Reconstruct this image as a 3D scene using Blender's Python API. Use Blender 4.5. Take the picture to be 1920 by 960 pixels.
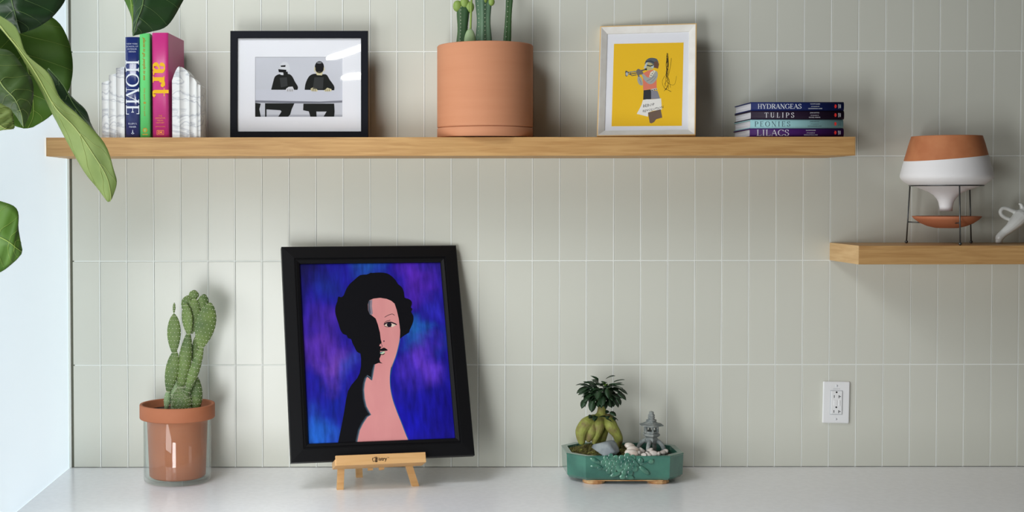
import bpy, bmesh, math, random
from mathutils import Vector, Matrix, Euler
random.seed(7)
for o in list(bpy.data.objects): bpy.data.objects.remove(o)
SC = bpy.context.scene
COL = SC.collection

# ------------------------------------------------------------------ camera
D = 3.94            # camera distance from the tiled wall (m)
F = 2493.7          # focal length in pixels of the 1920x960 frame
CX, CY = 745, 430   # principal point
TH = math.radians(1.46)
ZC = 1.7274
cam_d = bpy.data.cameras.new('camera'); cam = bpy.data.objects.new('camera', cam_d); COL.objects.link(cam)
cam_d.sensor_fit = 'HORIZONTAL'; cam_d.sensor_width = 36; cam_d.lens = 36*F/1920
cam_d.shift_x = (960-CX)/1920; cam_d.shift_y = -(480-CY)/1920
cam.location = (0, -D, ZC); cam.rotation_euler = (math.radians(90)-TH, math.radians(0.06), 0)
cam_d.clip_start = .05; SC.camera = cam

# ------------------------------------------------------------------ light
SC.view_settings.view_transform = 'Standard'; SC.view_settings.look = 'None'
SC.view_settings.exposure = 0.02; SC.view_settings.gamma = 1.0; SC.view_settings.use_curve_mapping = False
w = bpy.data.worlds.new('world'); SC.world = w; w.use_nodes = True
w.node_tree.nodes['Background'].inputs[0].default_value = (1.0, .93, .84, 1)
w.node_tree.nodes['Background'].inputs[1].default_value = .04
def area(name, loc, target, sx, sy, power, col):
    d = bpy.data.lights.new(name, 'AREA'); d.shape = 'RECTANGLE'; d.size = sx; d.size_y = sy; d.energy = power; d.color = col
    o = bpy.data.objects.new(name, d); COL.objects.link(o); o.location = loc
    o.rotation_euler = (Vector(target)-Vector(loc)).to_track_quat('-Z', 'Y').to_euler(); return o
# side daylight from the tall glazing on the left; the other lamps are added fills
cool = (.96, .985, 1.0)
area('fill_front_low', (-.72, -2.8, 1.0), (-.9, 0, 1.4), .5, 1.0, 27, cool)  # added fill lamp inside the room, lifts the left corner
area('daylight_side', (-1.4, -2.4, 1.5), (0, -2.4, 1.5), 3.3, .75, 50, cool)
area('fill_left_high', (-1.6, -2.4, 3.4), (.5, -.8, 1.2), 3.0, .9, 24, cool)  # added fill from high left, no known opening there
area('fill_right_low', (2.1, -2.3, .95), (1.95, 0, .85), .9, .8, 3, (1, .985, .95))  # added weak fill to brighten the lower right wall
area('fill_corner_top', (-1.0, -1.6, 3.4), (-.7, 0, 1.0), .8, .8, 24, cool)  # added overhead fill for the left corner, no known roof opening

# ------------------------------------------------------------------ helpers
def lin(c): c /= 255; return c/12.92 if c <= .04045 else ((c+.055)/1.055)**2.4
def C(r, g, b): return (lin(r), lin(g), lin(b), 1)
def ray(px, py):
    a = (px-CX)/F; b = -(py-CY)/F; c, s = math.cos(TH), math.sin(TH); return Vector((a, c+s*b, -s+c*b))
O = Vector((0, -D, ZC))
def P(px, py, t):
    r = ray(px, py); return O+r*((D-t)/r.y)
def G(px, py, z):
    r = ray(px, py); return O+r*((z-ZC)/r.z)

class MB:
    def __init__(s): s.v = []; s.f = []; s.sm = []; s.mi = []
    def add(s, vs, fs, smooth=False, mi=0):
        n = len(s.v); s.v += [tuple(v) for v in vs]
        for f in fs: s.f.append([i+n for i in f]); s.sm.append(smooth); s.mi.append(mi)
        return s
    def box(s, x0, x1, y0, y1, z0, z1, b=0, M=None, mi=0, seg=2):
        bm = bmesh.new(); bmesh.ops.create_cube(bm, size=1)
        for v in bm.verts: v.co = Vector(((x0+x1)/2+v.co.x*(x1-x0), (y0+y1)/2+v.co.y*(y1-y0), (z0+z1)/2+v.co.z*(z1-z0)))
        if b: bmesh.ops.bevel(bm, geom=bm.edges[:], offset=b, segments=seg, affect='EDGES', profile=.5)
        if M is not None: bmesh.ops.transform(bm, matrix=M, verts=bm.verts)
        return s.bm(bm, mi=mi)
    def bm(s, bm, smooth=False, mi=0):
        bm.verts.index_update(); s.add([v.co[:] for v in bm.verts], [[v.index for v in f.verts] for f in bm.faces], smooth, mi); bm.free(); return s
    def lathe(s, prof, n=48, c=(0, 0, 0), smooth=True, mi=0, sq=1.0, M=None):
        vs = []; fs = []
        for r, z in prof:
            for k in range(n):
                a = 2*math.pi*k/n; p = Vector((r*math.cos(a), r*math.sin(a)*sq, z))
                if M is not None: p = M @ p
                vs.append((c[0]+p.x, c[1]+p.y, c[2]+p.z))
        m = len(prof)
        for i in range(m-1):
            for k in range(n):
                k2 = (k+1) % n; fs.append((i*n+k, i*n+k2, (i+1)*n+k2, (i+1)*n+k))
        if prof[0][0] > 1e-5: fs.append(tuple(range(n))[::-1])
        if prof[-1][0] > 1e-5: fs.append(tuple((m-1)*n+k for k in range(n)))
        return s.add(vs, fs, smooth, mi)
    def tube(s, pts, rad, n=10, smooth=True, mi=0, cap=True):
        pts = [Vector(p) for p in pts]
        if not isinstance(rad, (list, tuple)): rad = [rad]*len(pts)
        vs = []; fs = []; prev = None
        for i, p in enumerate(pts):
            t = (pts[min(i+1, len(pts)-1)]-pts[max(i-1, 0)]).normalized()
            if prev is None: a = t.orthogonal().normalized()
            else:
                a = prev-t*prev.dot(t); a = a.normalized() if a.length > 1e-6 else t.orthogonal().normalized()
            prev = a; b = t.cross(a)
            for k in range(n):
                g = 2*math.pi*k/n; vs.append(p+(a*math.cos(g)+b*math.sin(g))*rad[i])
        m = len(pts)
        for i in range(m-1):
            for k in range(n): k2 = (k+1) % n; fs.append((i*n+k, i*n+k2, (i+1)*n+k2, (i+1)*n+k))
        if cap: fs.append(tuple(range(n))[::-1]); fs.append(tuple((m-1)*n+k for k in range(n)))
        return s.add(vs, fs, smooth, mi)
    def ball(s, c, r, n=10, mi=0, sc=(1, 1, 1), M=None):
        bm = bmesh.new(); bmesh.ops.create_uvsphere(bm, u_segments=n, v_segments=max(5, n//2+1), radius=1)
        for v in bm.verts:
            p = Vector((v.co.x*r*sc[0], v.co.y*r*sc[1], v.co.z*r*sc[2]))
            if M is not None: p = M @ p
            v.co = p+Vector(c)
        return s.bm(bm, True, mi)
    def prism(s, poly, y0, y1, mi=0):
        """poly in (x,z), extruded from y0 (front) to y1"""
        n = len(poly); vs = [(x, y0, z) for x, z in poly]+[(x, y1, z) for x, z in poly]
        fs = [tuple(range(n)), tuple(range(n, 2*n))[::-1]]+[(i, (i+1) % n, n+(i+1) % n, n+i) for i in range(n)]
        return s.add(vs, fs, False, mi)
    def build(s, name, mats, parent=None, fix=True):
        me = bpy.data.meshes.new(name); me.from_pydata(s.v, [], s.f)
        for i, p in enumerate(me.polygons): p.use_smooth = s.sm[i]; p.material_index = s.mi[i]
        if not isinstance(mats, (list, tuple)): mats = [mats]
        for m in mats: me.materials.append(m)
        if fix:
            bm = bmesh.new(); bm.from_mesh(me); bmesh.ops.recalc_face_normals(bm, faces=bm.faces); bm.to_mesh(me); bm.free()
        o = bpy.data.objects.new(name, me); COL.objects.link(o)
        if parent is not None: o.parent = parent
        return o

def smoothpath(pts, n=6):
    pts = [Vector(p) for p in pts]; out = []
    for i in range(len(pts)-1):
        p0 = pts[max(i-1, 0)]; p1 = pts[i]; p2 = pts[i+1]; p3 = pts[min(i+2, len(pts)-1)]
        for k in range(n):
            t = k/n; out.append(.5*((2*p1)+(p2-p0)*t+(2*p0-5*p1+4*p2-p3)*t*t+(3*p1-p0-3*p2+p3)*t**3))
    out.append(pts[-1]); return out
def lerpl(l, n):
    out = []
    for i in range(len(l)-1):
        for k in range(n): out.append(l[i]+(l[i+1]-l[i])*k/n)
    return out+[l[-1]]
def thing(name, label, cat, loc=(0, 0, 0), rot=None, group=None, basis=None):
    o = bpy.data.objects.new(name, None); COL.objects.link(o); o.empty_display_size = .05
    if basis is not None:
        m = Matrix((basis[0], basis[1], basis[2])).transposed().to_4x4(); m.translation = Vector(loc); o.matrix_world = m
    else:
        o.location = loc
        if rot: o.rotation_euler = rot
    return tag(o, label, cat, group)
def tag(o, label, cat, group=None, kind=None):
    o['label'] = label; o['category'] = cat
    if group: o['group'] = group
    if kind: o['kind'] = kind
    return o
def struct(o): o['kind'] = 'structure'; return o
def fuse(o, voxel, smooth=2):
    m = o.modifiers.new('r', 'REMESH'); m.mode = 'VOXEL'; m.voxel_size = voxel; m.use_smooth_shade = True
    if smooth: k = o.modifiers.new('s', 'SMOOTH'); k.iterations = smooth; k.factor = .5
    dg = bpy.context.evaluated_depsgraph_get(); me = bpy.data.meshes.new_from_object(o.evaluated_get(dg))
    o.modifiers.clear(); old = o.data; mats = list(old.materials); o.data = me
    if len(me.materials) == 0:
        for x in mats: me.materials.append(x)
    for p in me.polygons: p.use_smooth = True
    return o

# ------------------------------------------------------------------ materials
def mat(name, col, rough=.5, col2=None, scale=8, stretch=(1, 1, 1), lo=.4, hi=.6, detail=4, metallic=0, bump=None, spec=.5, coat=0, rnd=0, emit=None, dist=0, sss=0):
    m = bpy.data.materials.new(name); m.use_nodes = True; nt = m.node_tree; N = nt.nodes; L = nt.links
    b = N['Principled BSDF']; b.inputs['Base Color'].default_value = col; b.inputs['Roughness'].default_value = rough
    b.inputs['Metallic'].default_value = metallic; b.inputs['Specular IOR Level'].default_value = spec; b.inputs['Coat Weight'].default_value = coat
    b.inputs['Coat Roughness'].default_value = .08
    tc = N.new('ShaderNodeTexCoord'); mp = N.new('ShaderNodeMapping'); L.new(tc.outputs['Object'], mp.inputs[0]); mp.inputs['Scale'].default_value = stretch
    out = None
    if col2:
        n = N.new('ShaderNodeTexNoise'); n.inputs['Scale'].default_value = scale; n.inputs['Detail'].default_value = detail; n.inputs['Distortion'].default_value = dist
        L.new(mp.outputs[0], n.inputs[0]); r = N.new('ShaderNodeValToRGB'); L.new(n.outputs[0], r.inputs[0])
        r.color_ramp.elements[0].position = lo; r.color_ramp.elements[1].position = hi
        r.color_ramp.elements[0].color = col; r.color_ramp.elements[1].color = col2; out = r.outputs[0]
    if rnd:
        oi = N.new('ShaderNodeObjectInfo'); mr = N.new('ShaderNodeMapRange'); L.new(oi.outputs['Random'], mr.inputs[0])
        mr.inputs[3].default_value = 1-rnd; mr.inputs[4].default_value = 1+rnd
        hs = N.new('ShaderNodeHueSaturation'); L.new(mr.outputs[0], hs.inputs['Value']); hs.inputs['Color'].default_value = col
        if out: L.new(out, hs.inputs['Color'])
        out = hs.outputs[0]
    if out: L.new(out, b.inputs['Base Color'])
    if bump:
        n2 = N.new('ShaderNodeTexNoise'); n2.inputs['Scale'].default_value = bump[0]; n2.inputs['Detail'].default_value = 3; L.new(mp.outputs[0], n2.inputs[0])
        bp = N.new('ShaderNodeBump'); bp.inputs['Strength'].default_value = bump[1]; bp.inputs['Distance'].default_value = bump[2] if len(bump) > 2 else .002
        L.new(n2.outputs[0], bp.inputs['Height']); L.new(bp.outputs[0], b.inputs['Normal'])
    if emit: b.inputs['Emission Color'].default_value = emit[0]; b.inputs['Emission Strength'].default_value = emit[1]
    return m
def thin_glass(name, tint=(.98, 1, .99, 1), k=1.0):
    m = bpy.data.materials.new(name); m.use_nodes = True; nt = m.node_tree; N = nt.nodes; L = nt.links; N.remove(N['Principled BSDF'])
    t = N.new('ShaderNodeBsdfTransparent'); t.inputs[0].default_value = tint; g = N.new('ShaderNodeBsdfGlossy'); g.inputs['Roughness'].default_value = .02
    f = N.new('ShaderNodeLayerWeight'); f.inputs[0].default_value = .5; mx = N.new('ShaderNodeMixShader')
    pw = N.new('ShaderNodeMath'); pw.operation = 'POWER'; pw.inputs[1].default_value = 4; L.new(f.outputs['Facing'], pw.inputs[0])
    ma = N.new('ShaderNodeMath'); ma.operation = 'MULTIPLY_ADD'; ma.inputs[1].default_value = .8*k; ma.inputs[2].default_value = .045*k; L.new(pw.outputs[0], ma.inputs[0])
    L.new(ma.outputs[0], mx.inputs[0]); L.new(t.outputs[0], mx.inputs[1]); L.new(g.outputs[0], mx.inputs[2]); L.new(mx.outputs[0], N['Material Output'].inputs[0]); return m
def wood(name, c1, c2, axis='x', rough=.5):
    st = {'x': (1.6, 26, 26), 'y': (26, 1.6, 26), 'z': (26, 26, 1.6)}[axis]
    return mat(name, c1, rough, c2, 4.5, st, .35, .68, 6, bump=(14, .25, .001), dist=.6)
T_ = {}
T_['tile'] = mat('sage_glass_tile', C(211, 212, 200), .28, C(214, 215, 204), 5, (1, 1, .4), .3, .7, 2, rnd=.018, spec=.5)
T_['grout'] = mat('pale_grout', C(239, 242, 236), .8)
T_['substrate'] = mat('grey_adhesive', C(120, 122, 108), .9)
T_['white'] = mat('white_paint', C(236, 240, 240), .7)
T_['counter'] = mat('white_quartz', C(250, 251, 254), .2, C(246, 247, 250), 60, lo=.4, hi=.6)
T_['floor'] = mat('pale_concrete', C(176, 172, 165), .6, C(160, 157, 150), 3)
T_['oak'] = wood('light_oak', C(200, 157, 100), C(178, 133, 79))
T_['oak_lit_end'] = wood('light_oak_lit_end', C(214, 178, 126), C(198, 158, 106), 'y')  # shelf ends coloured lighter to carry the light from the left
T_['beech'] = wood('beech', C(214, 170, 116), C(203, 156, 100), 'x', .45)
T_['black_frame'] = mat('satin_black_wood', C(15, 15, 17), .42, bump=(60, .08), spec=.22)
T_['navy_frame'] = mat('matt_blue_black_wood', C(20, 22, 30), .55, spec=.12)
T_['mat_board'] = mat('white_mat_board', C(236, 237, 242), .9)
T_['terra'] = mat('peach_terracotta', C(198, 136, 100), .8, C(193, 130, 94), 3, (1, 1, 14), .3, .7, 3, bump=(30, .08))
T_['terra2'] = mat('red_terracotta', C(184, 114, 79), .75, C(174, 104, 70), 6, (1, 1, 3), .3, .7)
T_['soil'] = mat('dark_soil', C(52, 40, 32), .95, C(88, 70, 52), 90, bump=(160, 1, .004))
T_['glass'] = thin_glass('clear_glass')
T_['pic_glass'] = thin_glass('picture_glass', (1, 1, 1, 1), .8)
T_['paper'] = mat('page_paper', C(222, 222, 226), .9, C(190, 192, 200), 160, (5, .03, .03), .35, .65)
T_['marble'] = mat('white_marble', C(236, 236, 234), .3)
T_['wire'] = mat('brushed_steel_wire', C(92, 94, 94), .38, metallic=.85)
T_['porcelain'] = mat('white_porcelain', C(232, 234, 230), .3, coat=.3)
T_['plastic'] = mat('white_plastic', C(240, 241, 242), .3)
T_['slot'] = mat('dark_slot', C(40, 40, 42), .7)
T_['cactus'] = mat('cactus_green', C(112, 134, 70), .6, C(82, 106, 56), 22, lo=.35, hi=.65, bump=(60, .15))
T_['cactus_dark'] = mat('cactus_dark_green', C(58, 92, 50), .5, C(40, 70, 42), 16, (1, 1, .3))
T_['cactus_blue'] = mat('cactus_blue_green', C(92, 122, 94), .5, C(70, 102, 78), 16, (1, 1, .3))
T_['cactus_pale'] = mat('cactus_pale_green', C(150, 172, 128), .55, C(130, 156, 108), 20)
T_['cactus_lime'] = mat('cactus_lime', C(132, 158, 74), .55)
T_['spine'] = mat('pale_spines', C(214, 218, 190), .7)
T_['leaf_top'] = mat('fig_leaf_top', C(30, 52, 28), .4, C(40, 66, 34), 9, lo=.35, hi=.7, bump=(26, .3), spec=.3)
T_['leaf_backlit'] = mat('fig_leaf_backlit', C(72, 104, 36), .5, C(62, 94, 34), 9, bump=(26, .3), spec=.3)  # lighter green paints in the light shining through the blade
T_['leaf_under'] = mat('fig_leaf_underside', C(102, 118, 60), .6, C(90, 108, 52), 10, bump=(30, .3), spec=.3)
T_['leaf_dull'] = mat('fig_leaf_dull_green', C(62, 84, 40), .55, C(54, 76, 36), 9, bump=(26, .3), spec=.3)
T_['vein'] = mat('pale_leaf_vein', C(168, 178, 96), .5)
T_['bark'] = mat('fig_bark', C(96, 74, 54), .85, C(70, 54, 40), 20)
def marble_fix(m):
    nt = m.node_tree; N = nt.nodes; L = nt.links; b = N['Principled BSDF']
    tc = N.new('ShaderNodeTexCoord'); n = N.new('ShaderNodeTexNoise'); n.inputs['Scale'].default_value = 11; n.inputs['Detail'].default_value = 9; n.inputs['Distortion'].default_value = .9
    mp = N.new('ShaderNodeMapping'); mp.inputs['Rotation'].default_value = (.5, .7, .2); mp.inputs['Scale'].default_value = (1, 1, 2.2)
    L.new(tc.outputs['Object'], mp.inputs[0]); L.new(mp.outputs[0], n.inputs[0]); r = N.new('ShaderNodeValToRGB'); L.new(n.outputs[0], r.inputs[0])
    e = r.color_ramp.elements; e[0].position = .3; e[0].color = C(232, 232, 230); e[1].position = .8; e[1].color = C(238, 238, 236)
    for p, c in ((.45, C(232, 232, 231)), (.5, C(190, 192, 197)), (.54, C(230, 230, 230)), (.60, C(238, 238, 236)), (.66, C(206, 208, 212))):
        k = e.new(p); k.color = c
    L.new(r.outputs[0], b.inputs['Base Color'])
marble_fix(T_['marble'])
_flat = {}
def flat(r, g, b, rough=.7):
    k = (r, g, b, rough)
    if k not in _flat: _flat[k] = mat('print_%d_%d_%d' % (r, g, b), C(r, g, b), rough, spec=.15)
    return _flat[k]

# ------------------------------------------------------------------ setting
CT = .92
XL = -.976
X0, PX = -.88223, .08005
Z0, PZ = 2.1512, .30875
def col_x(i): return X0+PX*i
def row_z(r): return Z0-PZ*r
XR = col_x(46)+.02
wall = struct(MB().box(XL-.02, XR, .0, .12, 0, 3.75).build('wall_back', T_['substrate']))
GV, GD = .0044, .0008      # raised grout strip, open joint beside it
def tile_mesh(wd, ht):
    return MB().box(0, wd+.0014, -.0075, -.0005, 0, ht, .0008, seg=2)
wd = PX-GV-GD; ht = PZ-.0032-.0005
tm = tile_mesh(wd, ht).build('tile', T_['tile'], wall)
tmb = tile_mesh(wd, row_z(3)-.0016-CT-.0015).build('tile', T_['tile'], wall)
tm0 = tile_mesh(.0765, ht).build('tile', T_['tile'], wall); tm0b = tile_mesh(.0765, row_z(3)-.0016-CT-.0015).build('tile', T_['tile'], wall)
first = {id(tm): True, id(tmb): True, id(tm0): True, id(tm0b): True}
far = MB()
for r in range(-2, 4):
    for i in range(-1, 46):
        x = col_x(i)+GV/2+GD if i >= 0 else -.9612
        z = row_z(r)+.0016+.0012-PZ*0 if False else row_z(r+1)+.0016
        if r == 3: z = CT+.0015
        src = (tmb if r == 3 else tm) if i >= 0 else (tm0b if r == 3 else tm0)
        if r == -2 or i > 37:
            zz = z+(ht if r != 3 else row_z(3)-.0016-CT-.0015)
            far.box(x, x+wd if i >= 0 else x+.0765, -.0075, -.0005, z, zz, .0012, seg=1); continue
        if first[id(src)]: o = src; first[id(src)] = False
        else: o = src.copy(); COL.objects.link(o); o.parent = wall
        o.location = (x, random.uniform(-.0002, .0002), z)
far.build('tile_field', T_['tile'], wall)['kind'] = 'stuff'
gb = MB()
for i in range(0, 46):
    x = col_x(i); gb.box(x-GV/2, x+GV/2, -.0071, .001, CT+.001, 2.77)
for r in range(-1, 4):
    z = row_z(r); gb.box(-.957, XR, -.0072, .001, z-.0018, z+.0016)
gb.build('grout', T_['grout'], wall)
# edge trim of the tiling beside the window panel
tr = MB().box(XL+.0005, XL+.0085, -.012, .0, CT, 2.77, .0015).build('trim_1', mat('pale_trim', C(226, 230, 224), .5)); struct(tr)
struct(MB().box(XL-.02, XR, -.012, -.0005, 2.7705, 3.75).build('trim_2', T_['white']))
struct(MB().box(-3.2, XL-.0205, .0, .12, 0, 3.75).build('wall_left', T_['white']))
# window with white frosted glass, lit by daylight, running forward from the tiled wall
win = bpy.data.objects.new('window_1', None); COL.objects.link(win); win['kind'] = 'structure'
T_['frost'] = mat('daylit_frosted_glass', C(225, 232, 234), .55, emit=(C(224, 241, 252), .64))
MB().box(XL-.012, XL, -.74, .0, .05, 2.5).build('pane', T_['frost'], win)
MB().box(XL-.07, XL-.0001, -.80, -.7405, 0, 2.54, .003).build('window_frame', T_['white'], win)
MB().box(XL-.05, XL-.0001, -.7404, .0, 2.5005, 2.54, .003).build('window_frame', T_['white'], win)
struct(MB().box(-6, 6, -8, .1, -.1, 0).build('floor', T_['floor']))
ct = MB().box(XL+.0005, 3.3, -.66, -.0008, CT-.04, CT, .002).build('countertop', T_['counter']); tag(ct, 'long white quartz countertop below the tiled wall', 'countertop')
cb = thing('base_cabinet', 'white base cabinet carrying the long white countertop', 'cabinet', (0, 0, 0))
MB().box(XL+.002, 3.28, -.60, -.002, .1, CT-.0405).build('body', T_['white'], cb)
MB().box(XL+.002, 3.28, -.54, -.01, 0, .0995).build('plinth', T_['white'], cb)
for k in range(7):
    x = XL+.004+k*.608; dd = MB().box(x, x+.602, -.62, -.6005, .11, CT-.05, .002).build('door', T_['white'], cb)
    MB().box(x+.2, x+.4, -.632, -.6205, .80, .812, .002).build('handle', T_['wire'], dd)

# ------------------------------------------------------------------ shelves
ST = 1.8886; ST2 = 1.5866
def shelf(x0, x1, z, label):
    s = thing('floating_shelf', label, 'shelf', ((x0+x1)/2, -.008, z-.052)); h = (x1-x0)/2
    MB().box(-h+.0012, h-.0012, -.246, 0, 0, .052, .001).build('board', T_['oak'], s)
    MB().box(-h, -h+.0011, -.246, 0, 0, .052).build('end_panel', T_['oak_lit_end'], s)
    MB().box(h-.0011, h, -.246, 0, 0, .052).build('end_panel', T_['oak_lit_end'], s)
    return s
shelf(XL+.004, 1.268, ST, 'long light oak floating shelf holding books, frames and a planter')
shelf(1.279, 2.75, ST2, 'lower oak floating shelf at right under the wire plant stand')

# ------------------------------------------------------------------ lettering
TK, TN = .15, .05
def stem(x, a=0, b=1, w_=TK, s=.13): return [('l', x, a, x, b, w_), ('l', x-s, a+.022, x+s, a+.022, .045), ('l', x-s, b-.022, x+s, b-.022, .045)]
FONT = {
 'H': (.82, stem(.18)+stem(.64)+[('l', .18, .5, .64, .5, TN)]),
 'O': (.86, [('c', [(.43+.36*math.cos(a), .5+.475*math.sin(a)) for a in [k*math.pi/12 for k in range(25)]])]),
 'M': (1.04, stem(.15, w_=TN)+stem(.88)+[('l', .15, .98, .5, .02, TK), ('l', .5, .02, .88, .98, TN)]),
 'E': (.68, stem(.18)+[('l', .18, .975, .58, .975, TN), ('l', .18, .5, .48, .5, TN), ('l', .18, .025, .6, .025, TN), ('l', .58, .8, .58, 1, TN), ('l', .48, .4, .48, .6, TN), ('l', .6, 0, .6, .22, TN)]),
 'Y': (.76, [('l', .07, .98, .38, .45, TK), ('l', .69, .98, .38, .45, TN), ('l', .38, 0, .38, .47, TK), ('l', .25, .022, .51, .022, .045), ('l', 0, .978, .2, .978, .045), ('l', .56, .978, .77, .978, .045)]),
 'D': (.86, stem(.18)+[('c', [(.18, .975), (.4, .97), (.62, .88), (.74, .65), (.75, .5), (.74, .35), (.62, .12), (.4, .03), (.18, .025)])]),
 'R': (.76, stem(.18)+[('c', [(.18, .975), (.4, .97), (.56, .86), (.57, .76), (.54, .62), (.4, .53), (.18, .52)]), ('l', .36, .52, .68, .02, TK), ('l', .58, .022, .8, .022, .045)]),
 'A': (.78, [('l', .1, .02, .38, .98, TN), ('l', .38, .98, .68, .02, TK), ('l', .2, .35, .57, .35, TN), ('l', 0, .022, .22, .022, .045), ('l', .54, .022, .82, .022, .045)]),
 'N': (.86, stem(.14, w_=TN)+stem(.7, w_=TN)+[('l', .14, .97, .7, .03, TK)]),
 'G': (.84, [('c', [(.68, .78), (.6, .92), (.42, .975), (.2, .88), (.09, .65), (.08, .5), (.09, .35), (.2, .12), (.42, .025), (.58, .06), (.7, .14)]), ('l', .7, .08, .7, .44, TK), ('l', .56, .43, .84, .43, .045), ('l', .68, .72, .68, 1, TN)]),
 'C': (.76, [('c', [(.68, .78), (.6, .92), (.42, .975), (.2, .88), (.09, .65), (.08, .5), (.09, .35), (.2, .12), (.42, .025), (.58, .07), (.7, .22)]), ('l', .68, .72, .68, 1, TN)]),
 'S': (.62, [('c', [(.5, .78), (.44, .92), (.3, .975), (.15, .9), (.1, .76), (.16, .64), (.32, .53), (.48, .4), (.53, .25), (.46, .1), (.3, .025), (.15, .08), (.07, .26)]), ('l', .5, .72, .5, .97, TN), ('l', .07, .03, .07, .28, TN)]),
 'T': (.74, stem(.37)+[('l', .04, .975, .7, .975, TN), ('l', .05, .76, .05, 1, TN), ('l', .69, .76, .69, 1, TN)]),
 'U': (.84, [('c', [(.19, .98), (.19, .6), (.19, .32), (.24, .12), (.42, .03), (.58, .1), (.65, .3)]), ('l', .65, .28, .65, 1, TN), ('l', .05, .978, .33, .978, .045), ('l', .53, .978, .77, .978, .045), ('l', .19, .35, .19, 1, TK)]),
 'L': (.66, stem(.18)+[('l', .18, .025, .6, .025, TN), ('l', .6, 0, .6, .24, TN)]),
 'I': (.36, stem(.18)),
 'P': (.68, stem(.18)+[('c', [(.18, .975), (.42, .97), (.58, .86), (.61, .73), (.58, .58), (.42, .47), (.18, .46)])]),
 'a': (.72, [('l', .5, .03, .5, .55, .22), ('k', [(.12, .52), (.22, .68), (.38, .7), (.49, .6), (.5, .5)]), ('k', [(.46, .4), (.26, .36), (.14, .22), (.2, .06), (.34, .04), (.46, .14)]), ('d', .15, .52, .1), ('l', .5, .04, .7, .06, .08)]),
 'r': (.66, [('l', .2, 0, .2, .7, .22), ('l', .04, .022, .38, .022, .05), ('l', .04, .68, .2, .68, .05), ('k', [(.26, .42), (.34, .62), (.46, .7), (.54, .66)]), ('d', .52, .58, .11)]),
 't': (.5, [('l', .2, .08, .2, .95, .2), ('l', .02, .68, .44, .68, .05), ('k', [(.2, .12), (.26, .03), (.36, .03), (.44, .14)])]),
}
def ribbon(mb, pts, ws, f3, mi=0):
    n = len(pts); vs = []; fs = []
    for i in range(n):
        a = Vector(pts[max(i-1, 0)]); b = Vector(pts[min(i+1, n-1)]); d = (b-a)
        d = d.normalized() if d.length > 1e-9 else Vector((1, 0)); nn = Vector((-d.y, d.x)); p = Vector(pts[i])
        for s in (-.5, .5): q = p+nn*ws[i]*s; vs.append(f3(q.x, q.y))
    for i in range(n-1): fs.append((2*i, 2*i+1, 2*i+3, 2*i+2))
    mb.add(vs, fs, False, mi)
def serif_text(mb, s, size, f3, track=0, center=False, thick=1.0, sx=1.0):
    """f3(u,v) -> 3D point"""
    wdt = sum(FONT[c][0]*sx+track for c in s)-track; x = -wdt*size/2 if center else 0; k = 0
    for c in s:
        adv, st = FONT[c]
        for q in st:
            k += 1; g = lambda u, v, k=k: f3(u, v, (k % 5)*.00003)
            if q[0] == 'l':
                ribbon(mb, [(x+q[1]*size*sx, q[2]*size), (x+q[3]*size*sx, q[4]*size)], [q[5]*size*thick]*2, g)
            elif q[0] in 'ck':
                pp = smoothpath([Vector((u, v)) for u, v in q[1]], 4); ws = []
                tk, tn = (TK, TN) if q[0] == 'c' else (.24, .07)
                for i in range(len(pp)):
                    d = pp[min(i+1, len(pp)-1)]-pp[max(i-1, 0)]; a = abs(d.y)/max(d.length, 1e-9); ws.append((tn+(tk-tn)*a*a)*size*thick)
                ribbon(mb, [(x+p.x*size*sx, p.y*size) for p in pp], ws, g)
            else:
                n = 12; mb.add([g(x+(q[1]+q[3]*math.cos(2*math.pi*i/n))*size*sx, (q[2]+q[3]*math.sin(2*math.pi*i/n))*size) for i in range(n)], [tuple(range(n))])
        x += (adv*sx+track)*size
    return wdt*size
def sans(mb, s, size, f3, center=True, shear=0, bold=0):
    cu = bpy.data.curves.new('t', 'FONT'); cu.body = s; cu.size = size; cu.align_x = 'CENTER' if center else 'LEFT'; cu.shear = shear; cu.resolution_u = 2; cu.offset = bold
    o = bpy.data.objects.new('t', cu); me = o.to_mesh()
    mb.add([f3(v.co.x, v.co.y, 0) for v in me.vertices], [tuple(p.vertices) for p in me.polygons])
    o.to_mesh_clear(); bpy.data.objects.remove(o); bpy.data.curves.remove(cu)

def line(parent, s_, size, f3, m_, name='lettering_line', **kw):
    q = MB(); sans(q, s_, size, f3, **kw); return q.build(name, m_, parent, False)
# ------------------------------------------------------------------ books
def book(label, T, H, Dp, cover, loc, basis=None, rot=None, group=None, pages=None, jacket_back=None):
    """local: x thickness, y depth (spine at y=0, towards the wall +y), z height"""
    b = thing('hardcover_book', label, 'book', loc, rot, group, basis)
    m = MB(); th = .003
    m.box(-T/2, -T/2+th, .002, Dp, 0, H, .0008); m.box(T/2-th, T/2, .002, Dp, 0, H, .0008)
    n = 8; vs = []; fs = []
    for i in range(n+1):
        x = -T/2+T*i/n; y = .002-.004*(1-(2*i/n-1)**4)
        for z in (0, H): vs += [(x, y, z), (x, y+.003, z)]
    for i in range(n):
        a = 4*i; b2 = a+4; fs += [(a, b2, b2+2, a+2), (a+1, a+3, b2+3, b2+1), (a, a+1, b2+1, b2), (a+2, b2+2, b2+3, a+3)]
    fs += [(0, 2, 3, 1), (4*n, 4*n+1, 4*n+3, 4*n+2)]
    m.add(vs, fs, True); c = m.build('cover', cover, b)
    MB().box(-T/2+th, T/2-th, .005, Dp-.004, .003, H-.003).build('pages', pages or T_['paper'], b)
    return b
YS = -.0024          # lettering sits just proud of the spine
def down(z0, x0=0):  # text reading down the spine, letter tops to +x
    return lambda u, v, d=0: (x0+v, YS-d, z0-u)
def across(x0, z0):  # text reading across the upright spine
    return lambda u, v, d=0: (x0+u, YS-d, z0+v)
def scv(py, t): return P(745, py, t).z
tb = .232
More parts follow.
